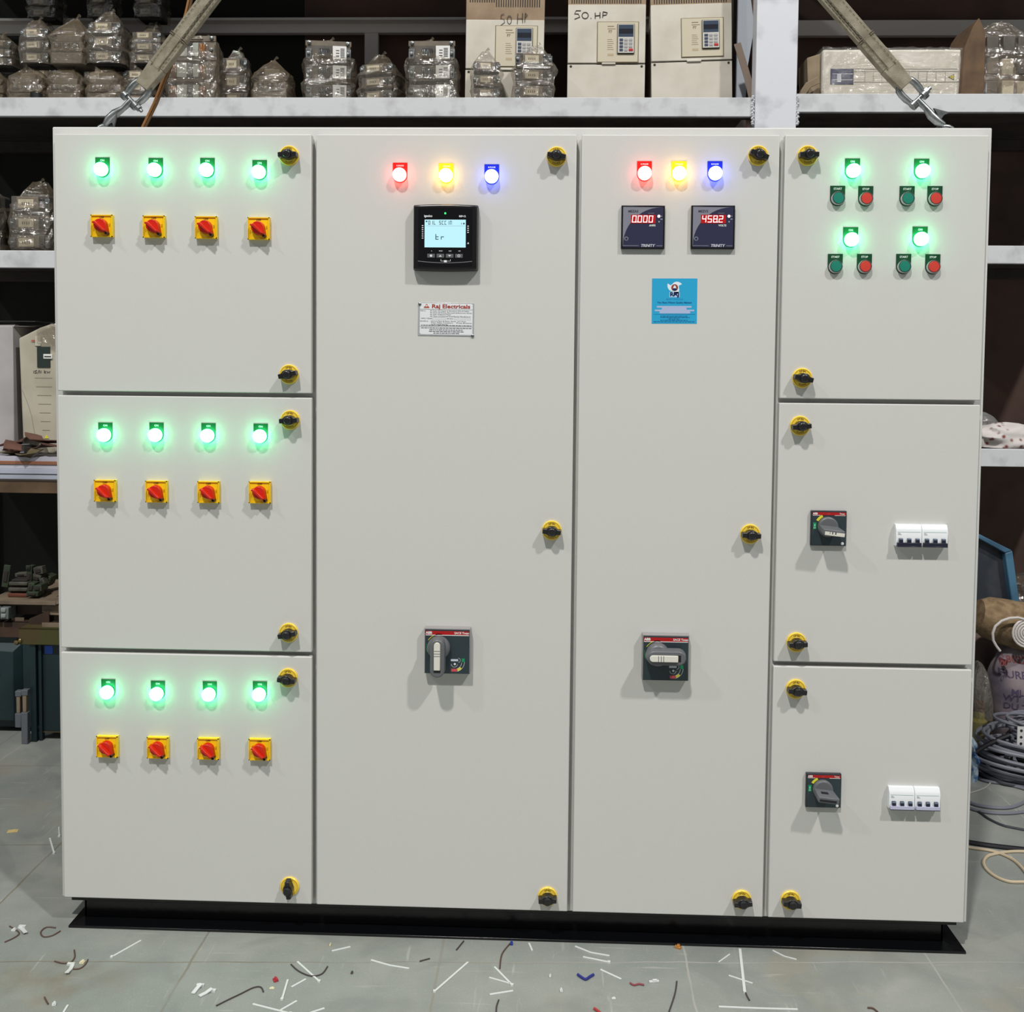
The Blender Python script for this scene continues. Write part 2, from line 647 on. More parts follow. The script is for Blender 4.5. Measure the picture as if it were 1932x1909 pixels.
# ---- rotary isolator switches
c = MB()
h = 0.0248
c.box(-h, h, -0.008, 0, -h, h, YEL)
for x0, x1, z0, z1 in ((-h, h, h - .0022, h), (-h, h, -h, -h + .0022), (-h, -h + .0022, -h, h), (h - .0022, h, -h, h)):
    c.box(x0, x1, -0.0105, -0.008, z0, z1, YEL)
DKY = mat('brown_print', (120, 85, 10), .5)
c.text('OFF', 0, 0.0186, 0.0062, -0.0084, DKY, bold=0.0002)
c.text('ON', 0.0178, 0.002, 0.005, -0.0084, DKY, rot=R(-90))
c.text('4.Pole', -0.0185, -0.008, 0.0035, -0.0084, DKY, rot=R(90))
c.lathe([(0.0155, -0.008), (0.0155, -0.0092), (0, -0.0092)], (0, 0, 0), mat('amber_plastic', (215, 150, 12), .35), 28)
rs = c.build('rotary_switch', panel, bevel=0.001)
k = MB()
drop = hull(circ(0, 0.001, 0.0148, n=28) + circ(0.0138, -0.0140, 0.0040, n=12))
k.prism(drop, -0.009, -0.022, RED, sc=0.92)
ridge = hull(circ(-0.0085, 0.0068, 0.0034, n=12) + circ(0.0126, -0.0124, 0.0026, n=12))
k.prism(ridge, -0.021, -0.032, RED, sc=0.86)
k.prism(hull(circ(-0.0145, 0.0068, 0.0028, n=10) + circ(-0.006, 0.0045, 0.0042, n=10)), -0.009, -0.024, RED, sc=.85)
k.box(-0.0185, -0.0125, -0.0195, -0.018, 0.0062, 0.0078, WHT)
k.lathe([(0.0036, -0.008), (0.0036, -0.0226), (0.0020, -0.0228), (0.002, -0.012)], (0.0146, 0, -0.0172), mat('dark_brown_hole', (50, 25, 8), .5), 16)
k.build('switch_knob', rs, bevel=0.0012)
first = True
for px, py in ((195, 427), (293, 428.5), (391, 430), (490, 432), (201, 925), (297.5, 926.5), (395.5, 927.5), (492, 928), (205, 1406), (300, 1408), (395, 1410), (491.5, 1411.5)):
    p = at(px, py, Y=0)
    if first:
        rs.location = p
        first = False
    else:
        dup(rs, panel, p)

# ---- power factor relay with lit screen
DARK = mat('relay_black_plastic', (16, 15, 18), 0.3)
c = MB()
hw = 0.0725


def bulge(w, hh, k, n=8):
    pts = []
    for (ax, az, bx, bz, ox, oz) in ((-w, -hh, w, -hh, 0, -k), (w, -hh, w, hh, 0, 0), (w, hh, -w, hh, 0, k), (-w, hh, -w, -hh, 0, 0)):
        for i in range(n):
            t = i / n
            s = 4 * t * (1 - t)
            pts.append((ax + (bx - ax) * t + ox * s, az + (bz - az) * t + oz * s))
    return pts


c.prism(bulge(hw, hw, 0.002), 0, -0.012, DARK)
c.prism(bulge(hw, hw, 0.002), -0.012, -0.024, DARK, sc=0.965)
p = at(842, 450, Y=0)
rel = c.build('power_factor_relay', panel, p, bevel=0.003, seg=3)
c = MB()
c.prism(bulge(0.060, 0.063, 0.0015), -0.0235, -0.0248, mat('relay_face', (12, 10, 14), 0.12), sc=1)
Wf = mat('relay_white_print', (235, 238, 240), .5)
Y1 = -0.0252
c.text('igenics', -0.038, 0.0465, 0.0068, Y1, Wf, bold=.0002)
c.text('RSP-12', 0.038, 0.0460, 0.0052, Y1, Wf, bold=.0002)
for i, (x, t) in enumerate(((-0.030, 'S'), (-0.0095, 'MAN'), (0.0115, 'ESC'), (0.032, 'OK'))):
    c.text(t, x, -0.0305, 0.0036, Y1, Wf)
for i in range(7):
    c.box(-0.0520, -0.0485, Y1, Y1 + .0002, 0.0245 - i * 0.0046, 0.0262 - i * 0.0046, Wf)
for i in range(4):
    c.box(0.0492, 0.0525, Y1, Y1 + .0002, 0.0235 - i * 0.0046, 0.0255 - i * 0.0046, Wf)
c.flat([(0.049, -0.0145), (0.0535, -0.0145), (0.0512, -0.0105)], Y1, Wf)
arcband(c, 0, 0.46, 0.5158, 0.5170, 263.3, 276.7, Y1, mat('silver_line', (190, 190, 192), .25, .7), 20)
c.rect(-0.0095, -0.0088, -0.0525, -0.0485, Y1, Wf)
c.rect(0.0115, 0.0122, -0.0525, -0.0485, Y1, Wf)
c.rect(-0.0095, -0.0035, -0.0530, -0.0523, Y1, Wf)
c.rect(0.0055, 0.0122, -0.0530, -0.0523, Y1, Wf)
c.box(-0.0025, 0.0042, Y1, Y1 + .0002, -0.0550, -0.0508, Wf)
c.build('face_panel', rel)
c = MB()
SCR = mat('lcd_backlit', (120, 170, 180), 0.3, emit=lin((190, 228, 238))[:3], es=0.72)
LCD = mat('lcd_segments', (60, 80, 85), .5)
LCD2 = mat('lcd_light_segments', (140, 175, 180), .5)
SL = -0.0247
c.box(-0.0457, 0.0457, -0.0256, -0.0245, -0.0225, 0.0385, SCR)


SEGS = {'0': 'abcdef', '1': 'bc', '2': 'abged', '3': 'abgcd', '4': 'fgbc', '5': 'afgcd', '8': 'abcdefg', 't': 'fegd', 'r': 'eg',
        'D': 'abcdef', 'I': 'bc', 'L': 'fed', 'S': 'afgcd', 'C': 'afed', 'T': 'aij', 'N': 'efabc'}


def seg7(b, ch, x, z, w, hh, t, y, m, sh=0.0):
    def q(x0, x1, z0, z1):
        b.flat([(x + x0 + sh * z0, z + z0), (x + x1 + sh * z0, z + z0), (x + x1 + sh * z1, z + z1), (x + x0 + sh * z1, z + z1)], y, m)
    g = t * .18
    for s_ in SEGS[ch]:
        if s_ == 'a': q(g, w - g, hh - t, hh)
        if s_ == 'b': q(w - t, w, hh / 2 + g, hh - g)
        if s_ == 'c': q(w - t, w, g, hh / 2 - g)
        if s_ == 'd': q(g, w - g, 0, t)
        if s_ == 'e': q(0, t, g, hh / 2 - g)
        if s_ == 'f': q(0, t, hh / 2 + g, hh - g)
        if s_ == 'g': q(g, w - g, hh / 2 - t / 2, hh / 2 + t / 2)
        if s_ == 'i': q(w / 2 - t / 2, w / 2 + t / 2, hh / 2, hh)
        if s_ == 'j': q(w / 2 - t / 2, w / 2 + t / 2, 0, hh / 2)


YS = -0.0259
x = -0.0375
for ch in 'DIL SCCIN':
    if ch != ' ':
        seg7(c, ch, x, 0.0275, 0.0043, 0.0084, 0.0011, YS, LCD)
    x += 0.0060
c.rect(-0.043, 0.043, 0.0246, 0.0251, YS, LCD2)
c.flat(circ(-0.0415, 0.0345, 0.0019, n=12), YS, LCD)
c.flat(circ(0.0415, 0.0300, 0.0020, n=12), YS, LCD)
c.rect(0.0355, 0.0367, 0.0285, 0.031, YS, LCD)
seg7(c, 't', -0.0215, -0.0055, 0.0072, 0.0125, 0.0017, YS, LCD)
seg7(c, 'r', -0.0095, -0.0055, 0.0072, 0.0125, 0.0017, YS, LCD)
c.build('screen', rel)
c = MB()
c.lathe([(0.0022, -0.0245), (0.0022, -0.0256), (0, -0.0258)], (0, 0, 0.0525), mat('tiny_green_led', (30, 160, 60), .3, emit=(.05, 1, .2), es=1.6), 12)
c.build('indicator_light', rel)
KG = mat('relay_key_grey', (92, 94, 98), .4)
for i, x in enumerate((-0.031, -0.0103, 0.0104, 0.031)):
    c = MB()
    c.box(x - 0.0085, x + 0.0085, -0.0268, -0.0245, -0.0455, -0.0370, KG)
    yk = -0.0273
    if i == 0:
        c.flat(circ(x, -0.0412, 0.0028, n=10), yk, WHT)
    elif i == 1:
        c.flat([(x - .0035, -.0432), (x + .0035, -.0432), (x, -.0395)], yk, WHT)
    elif i == 2:
        c.flat([(x - .0035, -.0395), (x, -.0432), (x + .0035, -.0395)], yk, WHT)
    else:
        arcband(c, x, -0.0412, 0.0018, 0.0030, 0, 360, yk, WHT, 14)
    c.build('key', rel, bevel=0.0005)

# ---- digital meters
MB_G = mat('meter_grey', (128, 130, 142), .4)
MB_D = mat('meter_dark_blue', (42, 44, 72), .4)
MB_R = mat('meter_red_window', (90, 6, 8), .3, emit=(1, .02, .02), es=0.36)
DIG = mat('led_digits_lit', (250, 210, 210), .4, emit=(1, .62, .62), es=1.5)
for px, py, word, unit, digs in ((1212.5, 429.5, 'MEZA3', 'AMPS', '0.000'), (1344, 429.5, 'MEZV3', 'VOLTS', '458.2')):
    c = MB()
    q = 0.048
    c.box(-q, q, -0.0085, 0, -q, q, DARK)
    o = c.build('panel_meter', panel, at(px, py, Y=0), bevel=0.001)
    o['label'] = 'square digital %s meter' % ('ampere' if unit == 'AMPS' else 'volt')
    c = MB()
    f = 0.0445
    c.box(-f, f, -0.0091, -0.0085, -f, f, MB_D)
    arc = [(f, f)] + [(-f + 0.003 + 0.0855 * math.cos(R(a)) ** 1.0 * 1.0, -0.040 + 0.0845 * math.sin(R(a))) for a in range(90, 91)]
    pts = [(-f, f), (-f, -0.040)]
    for i in range(13):
        t = i / 12
        a = PI - t * PI / 2
        pts.append((0.040 + 0.084 * math.cos(a) * 1.0 + 0.0, -0.040 + 0.0835 * math.sin(a)))
    c.flat(pts, -0.0094, MB_G)
    c.rect(-f, -0.009, -0.0415, -0.0402, -0.0096, MB_G)
    c.rect(0.030, f - .001, -0.0415, -0.0402, -0.0096, MB_G)
    c.text('TRINITY', 0.0105, -0.0408, 0.0082, -0.0097, mat('meter_light_print', (190, 192, 205), .5), shear=.25, bold=.0003)
    c.text(word, -0.022, 0.0345, 0.0072, -0.0097, mat('meter_dark_print', (60, 60, 70), .5), bold=.0002)
    c.text(unit, 0.0205, 0.0035, 0.0058, -0.0097, WHT, bold=.0002)
    c.rect(0.0105, 0.0240, 0.0300, 0.0310, -0.0097, MB_G)
    c.flat(circ(-0.0365, -0.0255, 0.0046, n=18), -0.0097, MB_G)
    c.flat(circ(-0.0365, -0.0255, 0.0028, n=14), -0.0100, MB_D)
    for i, tt in enumerate(('A', 'KA') if unit == 'AMPS' else ('V', 'KV')):
        c.text(tt, 0.0405, 0.0240 - i * .0065 - .0, 0.0036, -0.0097, WHT)
    arcband(c, 0.035, 0.0120, 0.0009, 0.0015, 0, 360, -0.0097, WHT, 10)
    c.build('meter_face', o)
    c = MB()
    c.box(-0.0272, 0.0275, -0.0096, -0.0090, 0.0085, 0.0270, MB_R)
    x = -0.0248
    dw, dh = 0.0092, 0.0150
    for ch in digs:
        if ch == '.':
            c.rect(x - 0.0030, x - 0.0014, 0.0103, 0.0120, -0.0099, DIG)
            continue
        seg7(c, ch, x, 0.0103, dw, dh, 0.0016, -0.0099, DIG, sh=.08)
        x += 0.0122
    c.flat(circ(0.0345, 0.0240, 0.0032, n=16), -0.0099, DIG)
    c.build('led_display', o)

# ---- maker's nameplate
c = MB()
a, hh = 0.063, 0.0372
c.box(-a, a, -0.0012, 0, -hh, hh, mat('nameplate_aluminium', (200, 203, 205), .35, .5))
o = c.build('maker_nameplate', panel, at(841.5, 602.5, Y=0), rot=(0, R(.5), 0), bevel=0.0004)
c = MB()
PW = mat('nameplate_white', (226, 230, 232), .45)
PG = mat('nameplate_grey_line', (110, 120, 125), .5)
RB = mat('nameplate_red_print', (160, 50, 38), .5)
c.flat([(-a + .004, -hh + .006), (-a + .007, -hh + .003), (a - .003, -hh + .003), (a - .003, hh - .0035), (a - .006, hh - .0015), (-a + .004, hh - .0015)], -0.0014, PW)
c.rect(-a + .004, a - .003, hh - .0155, hh - .0148, -0.0016, PG)
c.rect(-a + .004, a - .003, -0.0165, -0.0158, -0.0016, PG)
c.text('Raj Electricals', 0.011, hh - 0.0085, 0.0122, -0.0017, RB, width=0.086, bold=.00035)
c.flat([(-.050, hh - .0125), (-.038, hh - .0125), (-.038, hh - .0095), (-.041, hh - .0085), (-.0418, hh - .005), (-.044, hh - .003), (-.0462, hh - .005), (-.047, hh - .0085), (-.050, hh - .0095)], -0.0017, mat('nameplate_orange_print', (176, 92, 66), .5))
c.flat(circ(-.044, hh - .0075, .0019, n=12), -0.0019, PW)
z0 = hh - 0.0185
lines = [('Deals in...', -.058, .013, 0), ('All Types Of Copper & Aluminium Wire & Cables', -.036, .088, 0), ('All Types Of Swtchg. Electricals & Electronics Goods', -.036, .094, 1),
         ('All Type Of Electric Motor', -.036, .048, 2), ('All Types of Industrial Panel Boards Manufacturer', -.036, .092, 3),
         ('MFG YEAR', -.056, .024, 4.2), ('SR.NO.', .002, .015, 4.2),
         ('Specialist in...', -.058, .020, 5.6), ('Control Panel & Motor Starter  A.C Drive', -.034, .079, 5.6), ('Timer, Relay, Contactors', -.034, .050, 6.5), ('Press Buttons', .024, .034, 6.5),
         ('A.C.B. Switch Boards', -.034, .038, 7.4)]
for t, x, w, r in lines:
    c.text(t, x + w / 2, z0 - r * 0.0041, 0.0036, -0.0017, INK, width=w)
for x, w in ((-.031, .030), (.019, .036)):
    zc = z0 - 4.2 * .0041
    for zz in (zc - .0022, zc + .0020):
        c.rect(x, x + w, zz, zz + .0003, -0.0017, PG)
    for xx in (x, x + w):
        c.rect(xx, xx + .0003, zc - .0022, zc + .002, -0.0017, PG)
rr = random.Random(3)
for zz, x0, x1 in ((-0.0138, -.056, .058), (-0.0197, -.056, .058), (-0.0237, -.037, .038), (-0.0275, -.038, .040), (-0.0313, -.028, .030)):
    x = x0
    while x < x1:
        w = rr.uniform(.002, .008)
        c.rect(x, min(x + w, x1), zz - .0008, zz + .0008, -0.0017, mat('nameplate_small_print', (95, 100, 105), .5))
        x += w + .0012
c.build('printed_face', o)
for sx, sz in ((-.0595, .0335), (.0605, -.0355)):
    c = MB()
    c.lathe([(0.0036, -0.001), (0.0034, -0.0028), (0.0018, -0.0040), (0, -0.0042)], (sx, 0, sz), GALV, 14)
    c.build('screw', o)

# ---- blue sticker
c = MB()
q = 0.0502
c.box(-q, q, -0.0004, 0, -q, q, mat('sticker_blue', (38, 165, 212), .4))
SW = mat('sticker_white', (225, 238, 246), .5)
SN = mat('sticker_navy', (10, 28, 80), .5)
SD = mat('sticker_dark_teal', (5, 95, 150), .5)
y = -0.0006
cz = 0.030
for a0 in (25, 150, 262):
    o_, i_ = [], []
    for k in range(9):
        t = k / 8
        an = R(a0 + 105 * t)
        o_.append((math.cos(an) * (0.0085 + 0.0095 * (1 - t)), cz + math.sin(an) * (0.0085 + 0.0095 * (1 - t))))
        i_.append((math.cos(an) * 0.008, cz + math.sin(an) * 0.008))
    for k in range(8):
        c.flat([i_[k], o_[k], o_[k + 1], i_[k + 1]], y, SW)
c.flat(circ(0, cz, .0096, n=24), y - .0001, SW)
c.flat(circ(0, cz, .0076, n=24), y - .0003, mat('sticker_maroon', (150, 62, 48), .5))
c.flat([(-.0035, cz - .002), (.0035, cz - .002), (.0022, cz + .003), (0, cz + .0052), (-.0022, cz + .003)], y - .0005, SW)
c.flat([(-.0055, cz - .005), (0, cz - .0074), (.0055, cz - .005), (.003, cz - .0015), (-.003, cz - .0015)], y - .0006, SN)
c.rect(-.0115, .0115, .0085, .0205, y, mat('sticker_pale_halo', (170, 210, 240), .5))
c.text('RAJ', 0, 0.0147, 0.0125, y - .0002, SN, width=.020, bold=.0005)
c.text('ELECTRICALS', 0, 0.0042, 0.0048, y, mat('sticker_mid_blue', (40, 130, 180), .5), width=.036)
c.text('The Place Where Quality Matters', 0, -0.0035, 0.0052, y, SD, width=.077, bold=.0002)
LV = mat('sticker_lavender_patch', (172, 186, 220), .5)
for z0, z1, x0, x1 in ((-.0148, -.0108, -.039, .038), (-.0190, -.0148, -.028, .027), (-.0226, -.0190, -.0435, .044), (-.0275, -.0226, -.033, .035)):
    c.rect(x0, x1, z0, z1, y, LV)
c.rect(-.046, .046, -.0298, -.0291, y, SD)
for zz, x0, x1 in ((-.0335, -.031, .029), (-.0365, -.031, .034), (-.0395, -.013, .012), (-.0425, -.031, .030), (-.0460, -.046, .045)):
    x = x0
    while x < x1:
        w = rr.uniform(.003, .009)
        c.rect(x, min(x + w, x1), zz - .0008, zz + .0008, y, SD)
        x += w + .0012
c.build('sticker', panel, at(1272.5, 568, Y=0)).rotation_euler = (0, R(-.3), 0)

# ---- rotary breaker operators
SL8 = mat('operator_slate', (44, 58, 64), .42)
GRY = mat('operator_grey', (98, 101, 104), .38)
GRS = mat('operator_side_grey', (150, 146, 146), .4)
OR = mat('operator_red', (176, 20, 22), .4)
OY = mat('operator_yellow', (225, 215, 60), .4)
OG = mat('operator_green', (10, 150, 95), .4)
OW = mat('handle_insert_white', (222, 220, 208), .4)


def big_operator(px, py, ang):
    c = MB()
    w = 0.0522
    c.box(-w, w, -0.020, 0, -w, w, GRS)
    o = c.build('breaker_operator', panel, at(px, py, Y=0), bevel=0.001)
    c = MB()
    c.box(-w + .0018, w - .0018, -0.0212, -0.020, -w + .001, w - .003, SL8)
    y = -0.0216
    c.rect(-w + .003, w - .003, w - .0148, w - .0060, y, OR)
    c.rect(-w + .003, w - .003, w - .0165, w - .0148, y, WHT)
    c.text('ABB', -w + .0105, w - .0105, .0078, y - .0002, WHT, bold=.0004)
    c.text('SACE Tmax', w - .0195, w - .0105, .0068, y - .0002, WHT, bold=.0002)
    cx, cz2 = -0.0188, 0.0095
    arcband(c, cx, cz2, .0280, .0292, 112, 148, y, OY)
    arcband(c, cx, cz2, .0278, .0300, 78, 106, y, OR)
    arcband(c, cx, cz2, .0282, .0292, 165, 205, y, OG)
    # small legend: padlock symbol and coloured scale
    lx, lz = 0.0165, -0.031
    arcband(c, lx, lz + .007, .0225, .0232, 285, 360, y, WHT, 10)
    arcband(c, lx, lz + .007, .0165, .0172, 285, 355, y, WHT, 10)
    c.rect(lx + .0165, lx + .0232, lz + .007, lz + .0150, y, OG)
    arcband(c, lx, lz + .007, .0172, .0225, 290, 318, y, OY, 5)
    c.rect(lx - .0070, lx + .0062, lz - .0155, lz - .0088, y, mat('operator_pink', (205, 80, 90), .4))
    c.rect(lx - .0085, lx + .0085, lz + .0085, lz + .0132, y, mat('legend_pale', (205, 215, 225), .4))
    arcband(c, lx + .0085, lz + .0108, .0048, .0054, -90, 90, y, WHT, 8)
    c.flat(circ(lx + .001, lz + .002, .0026, n=12), y, WHT)
    arcband(c, lx, lz + .002, .0068, .0075, 180, 360, y, WHT, 8)
    c.build('face_plate', o)
    c = MB()
    c.T = Matrix.Translation((cx, 0, cz2)) @ Matrix.Rotation(R(-ang), 4, 'Y')
    c.lathe([(.0262, -.021), (.0262, -.032), (.0235, -.038), (.018, -.041), (0, -.041)], (0, 0, 0), GRY, 40)
    st = circ(0, 0.012, .0168, 0, 180, 12) + circ(0, -0.045, .0168, 180, 360, 12)
    c.prism(st, -.032, -.060, GRY, sc=.94, off=(0, 0))
    hd = c.build('rotary_handle', o, bevel=0.0022)
    c = MB()
    c.T = Matrix.Translation((cx, 0, cz2)) @ Matrix.Rotation(R(-ang), 4, 'Y')
    c.rect(-.0075, .0075, -.048, -.038, -.0603, KNOB)
    st = circ(0, 0.014, .0070, 0, 180, 8) + [(-.0070, -.0415), (.0070, -.0415)]
    c.prism(st, -.059, -.0645, OW)
    for zz in (0.002, -0.004, -0.0095):
        c.rect(-.0068, .0068, zz - .0006, zz + .0006, -.0648, GRY)
    c.build('handle_insert', o, bevel=0.0008)
    return o


big_operator(845.5, 1223.5, 0)
big_operator(1254, 1236, 90)


def small_operator(px, py, solid):
    c = MB()
    w = 0.0392
    c.box(-w, w, -0.0085, 0, -w, w, mat('operator_dark_edge', (42, 44, 52), .4))
    o = c.build('breaker_operator', panel, at(px, py, Y=0), bevel=0.0008)
    c = MB()
    c.box(-w + .0018, w - .0014, -0.0095, -0.0085, -w + .0014, w - .0018, SL8)
    y = -0.0099
    c.rect(-w + .003, w - .0025, w - .0095, w - .0030, y, OR)
    c.rect(-w + .003, -w + .020, w - .0105, w - .0095, y, WHT)
    c.rect(w - .027, w - .003, w - .0105, w - .0095, y, WHT)
    c.text('ABB', -w + .0085, w - .0062, .0058, y - .0002, WHT, bold=.0003)
    c.text('Tmax', w - .0105, w - .0062, .0050, y - .0002, WHT, bold=.0001)
    c.text('OFF', -.0015, w - .0070, .0045, y - .0002, mat('operator_pink', (205, 80, 90), .4))
    cx, cz2 = -0.003, 0.004
    arcband(c, cx, cz2, .0235, .0290, 115, 150, y, OY)
    c.rect(-w + .0045, -w + .0115, -0.002, 0.0130, y, OG)
    c.text('I', -w + .0080, 0.0065, .0065, y - .0002, WHT, bold=.0003)
    c.text('ON', -w + .0080, 0.0010, .0035, y - .0002, WHT)
    c.flat(circ(w - .0085, -w + .0055, .0034, n=16), y, WHT)
    c.build('face_plate', o)
    c = MB()
    c.T = Matrix.Translation((cx, 0, cz2)) @ Matrix.Rotation(R(6), 4, 'Y')
    c.lathe([(.0225, -.009), (.0225, -.017), (.0205, -.020), (0, -.020)], (0, 0, 0), GRY, 36)
    pts = [(-.021, -.0085), (.021, -.0085), (.0215, .0035), (-.0215, .0035)]
    c.prism(pts, -.018, -.056, GRY, sc=1.08, off=(.0035, -.0045))
    c.build('rotary_handle', o, bevel=0.0015)
    c = MB()
    c.T = Matrix.Translation((cx, 0, cz2)) @ Matrix.Rotation(R(6), 4, 'Y')
    if solid:
        for x0, x1 in ((-.019, -.009), (-.0075, -.004), (-.001, .0025), (.006, .026)):
            c.box(x0 + .002, x1 + .002 if x1 < .02 else x1, -.0575, -.055, -.0115, -.0050, OW)
        c.box(-.017, .026, -.0572, -.055, -.0128, -.0100, OW)
    else:
        c.box(-.017, .0205, -.0565, -.055, -.0105, -.0055, KNOB)
        c.box(-.010, .006, -.040, -.030, .0005, .0022, KNOB)
    c.build('handle_insert', o)
    return o


small_operator(1561.5, 995.5, True)
small_operator(1552, 1488.5, False)


# ---- miniature circuit breakers showing through the door
def mcbs(px, py, pale):
    W_ = mat('breaker_white', (232, 236, 238), .3)
    NV = mat('toggle_navy', (30, 34, 52), .3)
    base = at(px, py, Y=0)
    for s in (-1, 1):
        c = MB()
        w = 0.0282
        prof = [(0, -.024), (-.012, -.024), (-.0150, -.021), (-.0150, .012), (-.0125, .0170), (-.008, .0245), (0, .0245)]
        vs = []
        for xx in (-w, w):
            vs += [(xx, p_[0], p_[1]) for p_ in prof]
        n = len(prof)
        fs = [tuple(range(n)), tuple(range(2 * n - 1, n - 1, -1))] + [(i, n + i, n + (i + 1) % n, (i + 1) % n) for i in range(n)]
        c.add(vs, fs, W_)
        c.rect(-w + .003, w - .003, .0080, .0086, -.0153, mat('breaker_green_line', (120, 170, 160), .4))
        for k in range(3):
            c.rect(-w + .004, -w + .009 + k * .0015, .0055 - k * .0018, .0062 - k * .0018, -.0153, mat('breaker_grey_print', (150, 160, 165), .4))
        o = c.build('circuit_breaker', panel, base + Vector((s * 0.0286, 0, 0)), bevel=0.0006)
        for k in range(3):
            c = MB()
            xx = (k - 1) * 0.0182 * 1.0
            c.box(xx - .0042, xx + .0042, -.020, -.014, -.0155, -.0055, NV)
            c.box(xx - .0042, xx + .0042, -.0202, -.0195, -.0085, -.0055, mat('toggle_highlight', (110, 125, 150), .3))
            c.build('toggle', o, bevel=0.0005)
        c = MB()
        c.box(-.0265, .0265, -.0205, -.014, -.0232, -.0150, mat('toggle_bar_pale', (190, 192, 215), .3) if pale else NV)
        c.box(-.0265, .0265, -.0207, -.014, -.0245, -.0225, NV)
        c.build('toggle_bar', o, bevel=0.0006)


mcbs(1735, 1009, False)
mcbs(1721.5, 1502, True)

# ---- lifting eyes
EY = 0.13
for sx, (px, py) in ((-1, (200, 236)), (1, (1783, 236))):
    p = at(px, py, Y=EY)
    c = MB()
    path = [(p.x + .024 * math.cos(t), EY, 1.866 + .004 + .022 * math.sin(t)) for t in [2 * PI * k / 20 for k in range(20)]]
    c.tube(path, .0068, GALV, 10, closed=True)
    c.lathe([(.024, 0), (.024, .006), (.014, .010), (0, .010)], (p.x, EY, 1.864), GALV, 20, axis='Z')
    c.build('lifting_eye', panel)

# ================================================================== LIFTING TACKLE
WEB = mat('sling_webbing', (152, 146, 128), 0.9, noise=((118, 110, 92), 40, .3, .7), bump=(400, 1.0))
WEBS = mat('sling_stitching', (112, 104, 88), 0.9)


